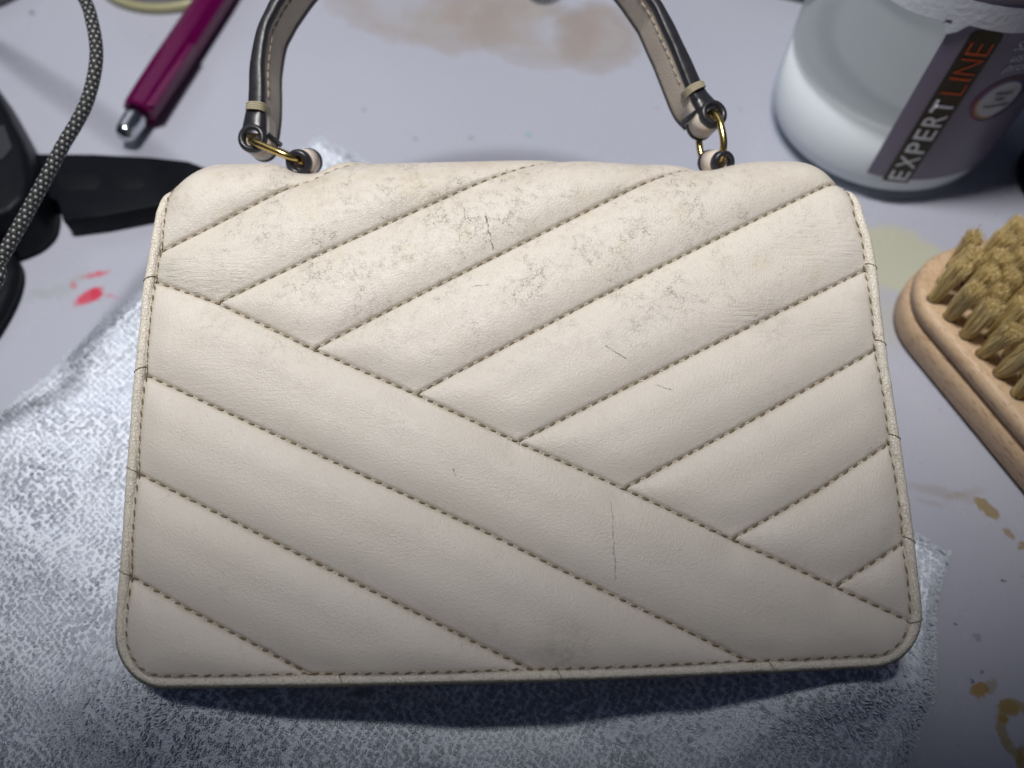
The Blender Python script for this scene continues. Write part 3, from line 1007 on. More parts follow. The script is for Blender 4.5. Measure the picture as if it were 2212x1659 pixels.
# rings
def ring(P1, P2, W, extra, half_w, r):
    c = 0.5 * (P1 + P2)
    d = P2 - P1
    a = 0.5 * np.linalg.norm(d) + extra
    d = unit(d)
    W = unit(W - d * np.dot(W, d))
    t = np.linspace(0, 2 * np.pi, 64, endpoint=False)
    ce = np.sign(np.cos(t)) * np.abs(np.cos(t)) ** 0.72
    se = np.sign(np.sin(t)) * np.abs(np.sin(t)) ** 0.72
    pts = c + a * ce[:, None] * d + half_w * se[:, None] * W
    return tube(pts, r, 14, ref=unit(np.cross(d, W)), closed=True)
bobj('brass_ring', ring(eyeL + axEL * 0.0048, tabL + axTL * 0.0045, 0.5 * (axEL + axTL), 0.0004, 0.0072, 0.00112), M_BRASS)
bobj('brass_ring', ring(eyeR + axER * 0.0048, tabR + axTR * 0.0045, 0.5 * (axER + axTR), 0.0004, 0.0072, 0.00112), M_BRASS)
# pale tongues of the tabs on the top of the bag
for (px, py), wx in (((650, 377), 0.0074), ((1545, 372), 0.0060)):
    c = at_depth(px, py, 0.2330)
    V, F = lathe([(0.0, 0.0022), (0.55, 0.0021), (0.86, 0.0016), (1.0, 0.0004), (1.0, -0.006)], 24, (0, 0, 0), (0, 0, 1))
    e1, e2, e3 = RT, unit(EV * 0.75 - EN * 0.6), unit(EN * 0.75 + EV * 0.6)
    Vw = c + V[:, :1] * wx * e1 + V[:, 1:2] * 0.0040 * e2 + V[:, 2:] * 0.5 * e3 - e3 * 0.0016
    bobj('tab_base', (Vw, F), M_CREAM)

# ================================================================== TOWEL
TC = on_z(690, 303)[:2]
RCn = on_z(2047, 1205)[:2]
E1 = unit(RCn - TC)
E2 = unit(on_z(0, 918)[:2] - TC)
E2r = unit(on_z(1930, 1659)[:2] - RCn)
WT = np.linalg.norm(RCn - TC)
LT = 0.33
def towel_xy(p, q):
    p, q = np.asarray(p, float), np.asarray(q, float)
    d = E2[None] * (1 - p[..., None]) + E2r[None] * p[..., None]
    edge = 0.0016 * vnoise(q * LT, p * 3, 0.02, 31) * (1 - np.minimum(p, 1 - p) * 8).clip(0, 1)
    return TC + E1 * ((p * WT) + edge)[..., None] + d * (q * LT)[..., None]
def towel_z(x, y):
    z = 0.0028 + 0.0012 * vnoise(x, y, 0.05, 41) + 0.0006 * vnoise(x, y, 0.018, 42)
    r = 0.8 * x + 0.6 * y
    z += 0.0016 * np.exp(-((r + 0.075 + 0.012 * np.sin(y * 30)) / 0.010) ** 2)            # soft folds
    z += 0.0013 * np.exp(-((0.5 * x - 0.86 * y + 0.155 + 0.01 * np.sin(x * 40)) / 0.008) ** 2)
    z -= 0.0016 * np.exp(-((0.35 * x + 0.93 * y - 0.018) / 0.006) ** 2) * (x > -0.2)
    g2 = lambda cx, cy, sx, sy, a: a * np.exp(-((x - cx) / sx) ** 2 - ((y - cy) / sy) ** 2)
    z += g2(-0.096, 0.026, 0.030, 0.019, 0.034) + g2(0.092, 0.030, 0.026, 0.018, 0.032) + g2(0.045, 0.024, 0.03, 0.012, 0.013) + g2(-0.05, 0.018, 0.02, 0.012, 0.006)
    z += g2(0.02, 0.004, 0.05, 0.010, 0.005) + 0.0045 * vnoise(x, y, 0.034, 44).clip(0, 1)
    z += 0.0032 * np.exp(-((y + 0.016 - 0.35 * x + 0.006 * np.sin(x * 55)) / 0.006) ** 2) + 0.0026 * np.exp(-((y - 0.050 + 0.5 * (x + 0.19)) / 0.007) ** 2) * (x < -0.1) + 0.0024 * np.exp(-((y - 0.085 + 0.55 * (x + 0.19)) / 0.006) ** 2) * (x < -0.1)
    return np.maximum(z, 0.0012)
def towel_material(name, fine):
    k = NT(name)
    c = k.coords()
    base = k.mix(k.noise(c, 45.0, 4, 0.6), rgb(0.84, 0.895, 1.0), rgb(0.91, 0.95, 1.0))
    base = k.mix(k.ramp(k.noise(c, 900.0, 2), 0.35, 0.75, 0, 0.3), base, rgb(0.88, 0.91, 1.0))
    k.set(Base_Color=base, Roughness=0.9)
    k.p.inputs['Specular IOR Level'].default_value = 0.02
    k.p.inputs['Sheen Weight'].default_value = 0.1
    if not fine:                                  # fibres scatter light between them: soften the facets of the tufts
        ge = k.n('ShaderNodeNewGeometry')
        nn = k.vmath('NORMALIZE', k.vmath('ADD', k.vmath('SCALE', ge.outputs['Normal'], scale=0.36), (0.0, 0.0, 0.64)))
        k.set(Normal=nn)
    tr = k.n('ShaderNodeBsdfTranslucent')
    k.put(tr.inputs['Color'], base)
    mx = k.n('ShaderNodeMixShader')
    mx.inputs[0].default_value = 0.0 if fine else 0.5
    k.t.links.new(k.p.outputs[0], mx.inputs[1])
    k.t.links.new(tr.outputs[0], mx.inputs[2])
    k.t.links.new(mx.outputs[0], k.out.inputs[0])
    if fine:
        k.set(Normal=k.bump(k.noise(c, 1200.0, 3), 0.0008, 0.9))
    return k.m
np_, nq_ = 130, 140
Pm, Qm = np.meshgrid(np.linspace(0, 1, np_), np.linspace(0, 1, nq_))
XY = towel_xy(Pm, Qm)
Z = towel_z(XY[..., 0], XY[..., 1])
ed = np.minimum(np.minimum(Pm, 1 - Pm) * WT, np.minimum(Qm, 1 - Qm) * LT)
Z = Z * sstep(ed, -0.002, 0.004)
V = np.concatenate([XY, Z[..., None]], axis=-1).reshape(-1, 3)
ii = np.arange(np_ * nq_).reshape(nq_, np_)
F = np.stack([ii[:-1, :-1], ii[1:, :-1], ii[1:, 1:], ii[:-1, 1:]], -1).reshape(-1, 4)
towel = mesh_obj('towel', V, F[:, ::-1], towel_material('white_microfibre', True))
tag(towel, 'white fluffy microfibre towel spread under the cream handbag', 'towel')
# pile
sp = 0.00056
gp, gq = np.meshgrid(np.arange(0.0002, WT, sp), np.arange(0.0002, LT * 0.80, sp))
gp = (gp + rng.uniform(-0.45, 0.45, gp.shape) * sp).ravel()
gq = (gq + rng.uniform(-0.45, 0.45, gq.shape) * sp).ravel()
xy = towel_xy(gp / WT, gq / LT)
x, y = xy[:, 0], xy[:, 1]
relu = x
relv = (y - ORG[1]) / EV[1]
under = (relu > -0.088) & (relu < 0.088) & (relv > 0.016) & (relv < 0.125)
vis = ~under & (y > -0.045) & (x > -0.27)
x, y, gp, gq = x[vis], y[vis], gp[vis], gq[vis]
n = len(x)
z = towel_z(x, y) - 0.0008
# fibres gather into small tufts: every fibre tip is drawn towards the middle of its tuft
ct = 0.00175
gi, gj = np.floor(gp / ct).astype(int), np.floor(gq / ct).astype(int)
jit = rng.uniform(0.2, 0.8, (256, 256, 2))
tone_t = rng.uniform(0, 1, (256, 256))
cp_ = (gi + jit[gi % 256, gj % 256, 0]) * ct
cq_ = (gj + jit[gi % 256, gj % 256, 1]) * ct
cxy = towel_xy(cp_ / WT, cq_ / LT)
lean = vnoise(x, y, 0.016, 51) * 1.8 - 1.2 + 3.0 * (tone_t[gi % 256, gj % 256] - 0.5)
amt = 0.0007 + 0.0005 * vnoise(x, y, 0.009, 53)
pull = 0.45
tx = x + (cxy[:, 0] - x) * pull + np.cos(lean) * amt + 0.00012 * rng.standard_normal(n)
ty = y + (cxy[:, 1] - y) * pull + np.sin(lean) * amt + 0.00012 * rng.standard_normal(n)
hgt = (0.0015 + 0.0001 * vnoise(x, y, 0.0045, 55) + 0.0003 * (tone_t[gi % 256, gj % 256] - 0.5) + 0.00022 * rng.standard_normal(n)).clip(0.0008, 0.0032)
hgt *= (0.55 + 0.45 * sstep(np.minimum(gp, WT - gp), 0.0, 0.004))
rad = 0.00038 * rng.uniform(0.8, 1.25, n)
a0 = rng.uniform(0, 6.28, n)
vs = []
for lev, rr in ((0.0, 0.95), (0.62, 0.95)):
    off = lev ** 1.4
    for k in range(3):
        a = a0 + k * 2 * np.pi / 3 + lev * 0.6
        vs.append(np.stack([x + (tx - x) * off + rad * rr * np.cos(a), y + (ty - y) * off + rad * rr * np.sin(a), z + hgt * lev], -1))
vs.append(np.stack([tx, ty, z + hgt], -1))
VV = np.stack(vs, 1).reshape(-1, 3)
tri = []
for k in range(3):
    m = (k + 1) % 3
    tri += [(k, m, 3 + m), (k, 3 + m, 3 + k), (3 + k, 3 + m, 6)]
FF = (np.arange(n)[:, None, None] * 7 + np.array(tri)[None]).reshape(-1, 3)
def fast_mesh(name, V, F, mat, parent=None):
    me = bpy.data.meshes.new(name)
    me.vertices.add(len(V))
    me.vertices.foreach_set('co', np.ascontiguousarray(V, np.float32).ravel())
    me.loops.add(F.size)
    me.loops.foreach_set('vertex_index', F.astype(np.int32).ravel())
    me.polygons.add(len(F))
    me.polygons.foreach_set('loop_start', np.arange(0, F.size, F.shape[1], dtype=np.int32))
    me.update(calc_edges=True)
    me.polygons.foreach_set('use_smooth', np.ones(len(F), bool))
    me.materials.append(mat)
    return link(bpy.data.objects.new(name, me), parent)
pile = fast_mesh('towel_pile', VV, FF, towel_material('white_microfibre_pile', False), towel)
pile['kind'] = 'stuff'

# ================================================================== BOTTLE
BC, BR = np.array([0.171, 0.276]), 0.05
def cyl(px, py, r=BR):
    d = ray(px, py)
    o = CAM[:2] - BC
    a, b, c = d[:2] @ d[:2], 2 * d[:2] @ o, o @ o - r * r
    t = (-b - math.sqrt(max(b * b - 4 * a * c, 0))) / (2 * a)
    P = CAM + d * t
    return math.atan2(P[1] - BC[1], P[0] - BC[0]), P[2]
bottle = thing('bottle', 'translucent white plastic bottle half full of milky liquid with a purple-grey label', 'bottle', (BC[0], BC[1], 0))
bpy.context.view_layer.update()
Bl = lambda V: np.asarray(V) - np.array([BC[0], BC[1], 0])
def plastic():
    k = NT('frosted_plastic')
    c = k.coords()
    k.set(Base_Color=k.mix(k.noise(c, 60, 4), rgb(0.42, 0.45, 0.475), rgb(0.50, 0.53, 0.555)), Roughness=0.42)
    tr = k.n('ShaderNodeBsdfTranslucent')
    tr.inputs['Color'].default_value = rgb(0.60, 0.64, 0.68)
    tp = k.n('ShaderNodeBsdfTransparent')
    tp.inputs['Color'].default_value = rgb(0.92, 0.95, 0.97)
    m1 = k.n('ShaderNodeMixShader')
    m1.inputs[0].default_value = 0.35
    k.t.links.new(k.p.outputs[0], m1.inputs[1])
    k.t.links.new(tr.outputs[0], m1.inputs[2])
    m2 = k.n('ShaderNodeMixShader')
    zz = k.sep(c)[2]
    k.put(m2.inputs[0], k.ramp(k.math('ADD', zz, k.math('MULTIPLY', k.noise(c, 40, 2), 0.003)), 0.0395, 0.0425, 0.86, 0.36))    # wetted wall below the level is clearer
    k.t.links.new(m1.outputs[0], m2.inputs[1])
    k.t.links.new(tp.outputs[0], m2.inputs[2])
    k.t.links.new(m2.outputs[0], k.out.inputs[0])
    return k.m
M_PL = plastic()
prof_b = [(0.0, 0.0015), (BR - 0.010, 0.0010), (BR - 0.004, 0.0012), (BR - 0.0012, 0.003), (BR - 0.0002, 0.007), (BR, 0.012), (BR, 0.10), (BR - 0.0003, 0.135), (BR - 0.003, 0.15), (BR - 0.010, 0.163), (BR - 0.022, 0.172), (0.020, 0.178), (0.017, 0.182), (0.017, 0.196), (0.0, 0.196)]
v, f = lathe(prof_b, 96, (0, 0, 0), (0, 0, 1))
mesh_obj('bottle_body', v, f, M_PL, bottle)
M_MILK = simple('milky_liquid', rgb(0.95, 0.96, 0.96), 0.4, var=0.02, vscale=20)
ri = BR - 0.0012
v, f = lathe([(0.0, 0.0022), (ri - 0.006, 0.0022), (ri - 0.001, 0.006), (ri, 0.012), (ri, 0.040), (ri - 0.002, 0.0392), (0.0, 0.0390)], 96, (0, 0, 0), (0, 0, 1))
mesh_obj('milky_liquid', v, f, M_MILK, bottle)
M_CAP = simple('cap_plastic', rgb(0.10, 0.09, 0.13), 0.4, var=0.1)
v, f = lathe([(0.0, 0.1785), (0.0205, 0.1785), (0.021, 0.180), (0.021, 0.199), (0.019, 0.202), (0.0, 0.202)], 48, (0, 0, 0), (0, 0, 1))
mesh_obj('screw_cap', v, f, M_CAP, bottle)
def patch(t0, t1, z0, z1, off, nt=64, nz=8, zfun=None):
    t = np.linspace(t0, t1, nt)
    V = []
    for j in range(nz + 1):
        q = j / nz
        for a in t:
            lo, hi = (z0, z1) if zfun is None else zfun(a)
            V.append(((BR + off) * math.cos(a), (BR + off) * math.sin(a), lo + (hi - lo) * q))
    F = [(j * nt + i, j * nt + i + 1, (j + 1) * nt + i + 1, (j + 1) * nt + i) for j in range(nz) for i in range(nt - 1)]
    return V, F
def label_mat():
    k = NT('purple_grey_label')
    c = k.coords()
    b = k.mix(k.noise(c, 90, 3), rgb(0.155, 0.135, 0.205), rgb(0.20, 0.178, 0.255))
    k.set(Base_Color=b, Roughness=0.38)
    return k.m
tA, zA = cyl(1864, 370)
tB, zB = cyl(2071, 47)
t_lab = 0.5 * (tA + tB)
lab = mesh_obj('label', *patch(t_lab, t_lab + R_(175), zA, 0.150, 0.00025, 120, 6), label_mat(), bottle)
s1, z1 = cyl(1896, 380)
s2, z2 = cyl(1943, 397)
s3, z3 = cyl(2122, 58)
s4, z4 = cyl(2186, 76)
sa, sb_ = 0.5 * (s1 + s3), 0.5 * (s2 + s4)
zlo, zhi = 0.5 * (z1 + z2), 0.5 * (z3 + z4)
rcx = 0.0022
def strip_z(a):
    x = min(a - sa, sb_ - a) * BR
    q = max(rcx - x, 0)
    return zlo, zhi - (rcx - math.sqrt(max(rcx * rcx - q * q, 0)))
M_INK = simple('black_ink', rgb(0.012, 0.012, 0.012), 0.4, var=0.2)
mesh_obj('label_strip', *patch(sa, sb_, zlo, zhi, 0.00045, 30, 4, strip_z), M_INK, lab)
# printed words wrapped on the label: text x runs along dirx, text y along diry on the unrolled surface (arc metres, z)
def text_mesh(txt, shear=0.0, bold=0.0):
    cu = bpy.data.curves.new('txt', 'FONT')
    cu.body = txt
    cu.size = 1.0
    cu.shear = shear
    cu.offset = bold
    cu.resolution_u = 4
    o = bpy.data.objects.new('txt', cu)
    COL.objects.link(o)
    dg = bpy.context.evaluated_depsgraph_get()
    me = bpy.data.meshes.new_from_object(o.evaluated_get(dg))
    bpy.data.objects.remove(o)
    bpy.data.curves.remove(cu)
    return me
def print_text(name, txt, origin, dx, dy, length, height_, mat, parent, off=0.0007, shear=0.0, bold=0.0):
    me = text_mesh(txt, shear, bold)
    bm = bmesh.new()
    bm.from_mesh(me)
    bpy.data.meshes.remove(me)
    xs = [v.co.x for v in bm.verts]
    ys = [v.co.y for v in bm.verts]
    x0, x1, y0, y1 = min(xs), max(xs), min(ys), max(ys)
    if height_ is None:
        height_ = length * (y1 - y0) / (x1 - x0)
    bmesh.ops.triangulate(bm, faces=bm.faces)
    for ax_ in (0, 1):
        for q in np.linspace(0, 1, 9)[1:-1]:
            co = (x0 + (x1 - x0) * q, y0 + (y1 - y0) * q, 0)
            bmesh.ops.bisect_plane(bm, geom=bm.verts[:] + bm.edges[:] + bm.faces[:], plane_co=co, plane_no=(1, 0, 0) if ax_ == 0 else (0, 1, 0))
    for v in bm.verts:
        a = (v.co.x - x0) / (x1 - x0) * length
        b = (v.co.y - y0) / (y1 - y0) * height_
        arc = origin[0] + a * dx[0] + b * dy[0]
        z = origin[1] + a * dx[1] + b * dy[1]
        v.co = ((BR + off) * math.cos(arc / BR), (BR + off) * math.sin(arc / BR), z)
    me = bpy.data.meshes.new(name)
    bm.to_mesh(me)
    bm.free()
    me.materials.append(mat)
    return link(bpy.data.objects.new(name, me), parent)
M_WHITE = simple('white_ink', rgb(0.62, 0.64, 0.70), 0.4, var=0.06)
M_ORANGE = simple('orange_red_ink', rgb(0.42, 0.060, 0.018), 0.4, var=0.06)
def arcz(px, py):
    a, z = cyl(px, py)
    return np.array([a * BR, z])
# EXPERT reads upwards: text x = +z, text y = towards the left (smaller angle)
wid_ = (sb_ - sa) * BR
e0, e1 = arcz(1918, 385)[1], arcz(2026, 215)[1]
base_arc = sb_ * BR - 0.14 * wid_
def word(txt, za, zb, mat, bold):
    ws = {'E': 0.80, 'X': 1.05, 'P': 0.85, 'R': 0.90, 'T': 0.95, 'L': 0.75, 'I': 0.16, 'N': 1.0}
    gp_ = [0.10 if c_ == 'T' else 0.24 for c_ in txt[1:]] + [0]
    tot = sum(ws[c_] for c_ in txt) + sum(gp_)
    zc = za
    for c_, gap in zip(txt, gp_):
        L_ = (zb - za) * ws[c_] / tot
        print_text('letter', c_, (base_arc, zc), (0, 1), (-1, 0), L_, wid_ * 0.70, mat, lab, bold=bold)
        zc += L_ + (zb - za) * gap / tot
word('EXPERT', zlo + 0.0014, e1 + 0.0006, M_WHITE, 0.012)
l0, l1 = arcz(2040, 197)[1], arcz(2151, 87)[1]
word('LINE', e1 + 0.0032, zhi - 0.0042, M_ORANGE, -0.012)
# round badge
bc = arcz(2157, 213)
def disc(c, r0, r1, off, nseg=48, a0=0, a1=2 * math.pi):
    V, F = [], []
    tt_ = np.linspace(a0, a1, nseg + 1)
    for r in np.linspace(r0, r1, 4):
        for t in tt_:
            arc, z = c[0] + r * math.cos(t), c[1] + r * math.sin(t)
            V.append(((BR + off) * math.cos(arc / BR), (BR + off) * math.sin(arc / BR), z))
    m = nseg + 1
    for j in range(3):
        for i in range(nseg):
            F.append((j * m + i, j * m + i + 1, (j + 1) * m + i + 1, (j + 1) * m + i))
    return V, F
rb = 0.0098
badge = mesh_obj('badge', *disc(bc, 0.0001, rb * 0.80, 0.00062), simple('badge_white', rgb(0.50, 0.51, 0.55), 0.4, var=0.05), lab)
ring_cols = [((0.22, 0.03, 0.10), 2.2, 4.4), ((0.16, 0.04, 0.06), 0.4, 2.2), ((0.05, 0.04, 0.09), -1.9, 0.4)]
for c3, u0, u1 in ring_cols:
    mesh_obj('badge_ring', *disc(bc, rb * 0.94, rb * 1.04, 0.0006, 24, u0, u1), simple('badge_ring_ink', rgb(*c3), 0.4), lab)
for c3, u0, u1 in [((0.42, 0.22, 0.05), 3.0, 4.9), ((0.06, 0.07, 0.16), -0.6, 1.6), ((0.16, 0.15, 0.30), 1.6, 3.0)]:
    mesh_obj('badge_ring', *disc(bc, rb * 0.80, rb * 0.90, 0.0006, 24, u0, u1), simple('badge_inner_ink', rgb(*c3), 0.4), lab)
for tline, dyv, ln in (('Vibrant', 0.0022, 0.0075), ('Hair', -0.0004, 0.0046), ('Technology', -0.0036, 0.0110)):
    print_text('badge_text', tline, (bc[0] - ln / 2, bc[1] + dyv), (1, 0), (0, 1), ln, 0.0018, M_INK, badge, off=0.0009, bold=0.03)
for tline, (px, py), ln in (('Safe', (2187, 107), 0.0085), ('use', (2179, 131), 0.0070), ('protein', (2160, 158), 0.0150)):
    o = arcz(px, py)
    print_text('label_text', tline, (o[0], o[1]), (1, 0), (0, 1), ln, None, M_WHITE, lab, off=0.0006, shear=0.25)
# white band stuck round the bottle, with a dribble at the label edge
def band_z(a):
    lo = zB - 0.0004 + 0.0006 * math.sin(a * 9)
    q = (a - (t_lab + 0.015)) / 0.085
    if -1.0 < q < 1.0:
        lo -= 0.0045 * (math.cos(q * math.pi / 2) ** 1.3) * (1.1 if q < 0 else 0.9)
    return lo, zB + 0.0085 + 0.0005 * math.sin(a * 5)
def band_mat():
    k = NT('scuffed_white_band')
    c = k.coords()
    b = k.mix(k.ramp(k.noise(c, 420, 4, 0.7), 0.58, 0.72, 0, 0.7), rgb(0.66, 0.69, 0.76), rgb(0.30, 0.31, 0.37))
    b = k.mix(k.ramp(k.noise(c, 160, 2), 0.70, 0.74, 0, 0.9), b, rgb(0.02, 0.02, 0.02))
    k.set(Base_Color=b, Roughness=0.5, Normal=k.bump(k.noise(c, 500, 3), 0.0003, 0.6))
    return k.m
mesh_obj('white_band', *patch(t_lab - R_(120), t_lab + R_(200), 0, 0, 0.0011, 220, 3, band_z), band_mat(), bottle)

# ================================================================== SHOE BRUSH
b0 = on_z(2017, 646, 0.022)
b1 = on_z(2194, 848, 0.022)
BD = unit((b1 - b0) * np.array([1, 1, 0]))                     # along the row
BN = np.array([-BD[1], BD[0], 0.0])                            # across, away from the bag
brush = thing('scrubbing_brush', 'wooden block brush with stiff tan bristles pointing up, right of the bag', 'brush', tuple(on_z(2017, 646, 0.0)))
bpy.context.view_layer.update()
BL = lambda P: np.asarray(P) - np.array(brush.location)
def wood_mat():
    k = NT('beech_wood')
    c = k.coords()
    ca, sa2 = BD[0], BD[1]
    al = k.vmath('DOT_PRODUCT', c, tuple(BD), out='Value')
    ac = k.vmath('DOT_PRODUCT', c, tuple(BN), out='Value')
    z = k.sep(c)[2]
    st = k.comb(k.math('MULTIPLY', al, 70.0), k.math('MULTIPLY', ac, 900.0), k.math('MULTIPLY', z, 900.0))
    g = k.noise(st, 1.0, 4, 0.6)
    b = k.mix(g, rgb(0.46, 0.31, 0.185), rgb(0.64, 0.475, 0.315))
    b = k.mix(k.ramp(k.noise(c, 120, 4, 0.65), 0.52, 0.75, 0, 0.55), b, rgb(0.36, 0.21, 0.115))
    fl = k.noise(k.comb(k.math('MULTIPLY', al, 350.0), k.math('MULTIPLY', ac, 1500.0), k.math('MULTIPLY', z, 1500.0)), 1.0, 2)
    b = k.mix(k.ramp(fl, 0.57, 0.66, 0, 0.7), b, rgb(0.27, 0.14, 0.07))
    k.set(Base_Color=b, Roughness=0.55, Normal=k.bump(g, 0.00015, 0.5))
    return k.m
M_WOOD = wood_mat()
# rounded block: rings of a rounded-rectangle outline with a groove in the side
BLEN, BWID, BRND = 0.16, 0.062, 0.026
def block_ring(inset_, z):
    pts = []
    hx, hy, r = BLEN / 2 - inset_, BWID / 2 - inset_, max(BRND - inset_, 0.003)
    for cxs, cys, a0 in ((1, 1, 0), (-1, 1, 90), (-1, -1, 180), (1, -1, 270)):
        for a in np.linspace(a0, a0 + 90, 12):
            pts.append((cxs * (hx - r) + r * math.cos(R_(a)), cys * (hy - r) + r * math.sin(R_(a))))
    return pts, z
bcen = b0 + BD * (BLEN / 2 - 0.018) + BN * (BWID / 2 - 0.0075)
lev = [(0.006, 0.0005), (0.0015, 0.0012), (0.0004, 0.003), (0.0, 0.0095), (0.0003, 0.0128), (0.0018, 0.0138), (0.0025, 0.0147), (0.0020, 0.0156), (0.0008, 0.0163), (0.0008, 0.0195), (0.0014, 0.0210), (0.0030, 0.0219), (0.0045, 0.0220)]
V, nR = [], 0
for ins_, z in lev:
    pts, z = block_ring(ins_, z)
    nR = len(pts)
    for p in pts:
        w = bcen * np.array([1, 1, 0]) + BD * p[0] + BN * p[1] + np.array([0, 0, z])
        V.append(BL(w))
F = [(i * nR + k, i * nR + (k + 1) % nR, (i + 1) * nR + (k + 1) % nR, (i + 1) * nR + k) for i in range(len(lev) - 1) for k in range(nR)]
F += [tuple(range(nR))[::-1], tuple((len(lev) - 1) * nR + k for k in range(nR))]
mesh_obj('brush_block', V, F, M_WOOD, brush)
def bristle_mat():
    k = NT('tan_bristle')
    c = k.coords()
    at = k.n('ShaderNodeAttribute', attribute_name='tone')
    t = at.outputs['Fac']
    b = k.mix(t, rgb(0.62, 0.45, 0.15), rgb(1.0, 0.86, 0.50))
    k.set(Base_Color=b, Roughness=0.45)
    k.p.inputs['Transmission Weight'].default_value = 0.0
    return k.m
M_BR = bristle_mat()
M_HOLE = simple('dark_bore', rgb(0.05, 0.035, 0.02), 0.8)
spc = 0.0088
def tuft_mesh(seed):
    r = np.random.default_rng(seed)
    V, F, Tn = [], [], []
    nb = 330
    for _ in range(nb):
        a, q = r.uniform(0, 6.283), math.sqrt(r.uniform(0, 1))
        bx, by = 0.0021 * q * math.cos(a), 0.0021 * q * math.sin(a)
        L = 0.0195 * (r.uniform(0.94, 1.04) if r.uniform() > 0.02 else r.uniform(1.04, 1.2))
        sp_a = r.uniform(0, 6.283)
        ox, oy = bx * 0.42 + r.normal(0, 0.0006), by * 0.42 + r.normal(0, 0.0006)
        cx_, cy_ = r.normal(0, 0.0005), r.normal(0, 0.0005)
        rad_ = 0.000105 * r.uniform(0.8, 1.3)
        tone = r.uniform(0.1, 0.9)
        o = len(V)
        for li, t in enumerate((0.0, 0.5, 1.0)):
            x = bx + ox * t + cx_ * math.sin(math.pi * t)
            y = by + oy * t + cy_ * math.sin(math.pi * t)
            zz = L * t
            for k in range(3):
                aa_ = sp_a + k * 2.0944
                V.append((x + rad_ * math.cos(aa_), y + rad_ * math.sin(aa_), zz))
                Tn.append(min(1, tone * (0.75 + 0.45 * t)))
        for l in range(2):
            for k in range(3):
                m = (k + 1) % 3
                F.append((o + l * 3 + k, o + l * 3 + m, o + l * 3 + 3 + m, o + l * 3 + 3 + k))
        F.append((o + 6, o + 7, o + 8))
    me = bpy.data.meshes.new('bristle_tuft')
    me.from_pydata(V, [], F)
    me.materials.append(M_BR)
    at = me.attributes.new('tone', 'FLOAT', 'POINT')
    at.data.foreach_set('value', np.array(Tn, np.float32))
    me.update()
    return me
tufts = [tuft_mesh(100 + i) for i in range(6)]
hv = []
for row in range(6):
    for i in range(-1, 15):
        p = (b0 * np.array([1, 1, 0])) + BD * (i + 0.5 * (row % 2)) * spc + BN * row * 0.0080
        dx_, dy_ = np.dot(p - bcen, BD), np.dot(p - bcen, BN)
        qx, qy = BLEN / 2 - 0.008, BWID / 2 - 0.0055
        if abs(dx_) > qx or abs(dy_) > qy or math.hypot(max(abs(dx_) - (qx - 0.018), 0), max(abs(dy_) - (qy - 0.018), 0)) > 0.0185:
            continue
        o = bpy.data.objects.new('bristle_tuft', tufts[(row * 5 + i) % 6])
        link(o, brush)
        o.location = tuple(BL(np.array([p[0], p[1], 0.0218])))
        o.rotation_euler = (random.uniform(-0.10, 0.10), random.uniform(-0.10, 0.10), random.uniform(0, 6.28))
        hv.append(lathe([(0.0, 0.0222), (0.0024, 0.02215), (0.0027, 0.0219)], 12, BL(np.array([p[0], p[1], 0.0])), (0, 0, 1)))
v, f = join(hv)
bo = mesh_obj('bore_hole', v, f, M_HOLE, brush)

# ================================================================== PEN
pa = on_z(301, 243, 0.008)
pb = on_z(462, 0, 0.008)
PD = unit(pb - pa)
pen = thing('pen', 'magenta translucent push-button pen with a chrome button, lying on the table', 'pen', tuple(pa))
bpy.context.view_layer.update()
PL = lambda P: np.asarray(P) - pa
PS = unit(np.cross(PD, (0, 0, 1)))
k = NT('magenta_plastic')
k.set(Base_Color=rgb(0.17, 0.0006, 0.082), Roughness=0.16)
k.p.inputs['Transmission Weight'].default_value = 0.45
k.p.inputs['IOR'].default_value = 1.45
k.set(Normal=k.bump(k.noise(k.coords(), 300, 2), 0.0001, 0.3))
M_MAG = k.m
M_CHROME = simple('chrome', rgb(0.62, 0.63, 0.66), 0.15, 1.0, var=0.1)
v, f = lathe([(0.0, -0.0008), (0.0066, -0.0008), (0.0074, 0.0004), (0.0077, 0.012), (0.0080, 0.030), (0.0080, 0.085), (0.0072, 0.115), (0.0064, 0.130), (0.0, 0.130)], 10, (0, 0, 0), PD)
mesh_obj('barrel', v, f, M_MAG, pen, smooth=False)
v, f = lathe([(0.0, -0.0165), (0.0030, -0.0162), (0.0042, -0.0145), (0.0046, -0.0125), (0.0050, -0.006), (0.0052, -0.0008), (0.0, -0.0006)], 24, (0, 0, 0), PD)
mesh_obj('push_button', v, f, M_CHROME, pen)
v, f = lathe([(0.0, 0.012), (0.0024, 0.012), (0.0026, 0.015), (0.0026, 0.118), (0.0, 0.12)], 14, (0, 0, 0), PD)
mesh_obj('refill', v, f, simple('dark_refill', rgb(0.03, 0.005, 0.012), 0.4), pen)
bm = bmesh.new()
Mc = Matrix((tuple(PD * 0.044) + (0,), tuple(PS * 0.0046) + (0,), tuple(np.cross(PD, PS) * 0.0022) + (0,), (0, 0, 0, 1))).transposed()
Mc.translation = Vector(PD * 0.0225 + PS * 0.0072 + np.array([0, 0, 0.0040]))
bmesh.ops.create_cube(bm, size=1.0, matrix=Mc)
bm_obj('pocket_clip', bm, M_MAG, pen, bevel=0.0006)

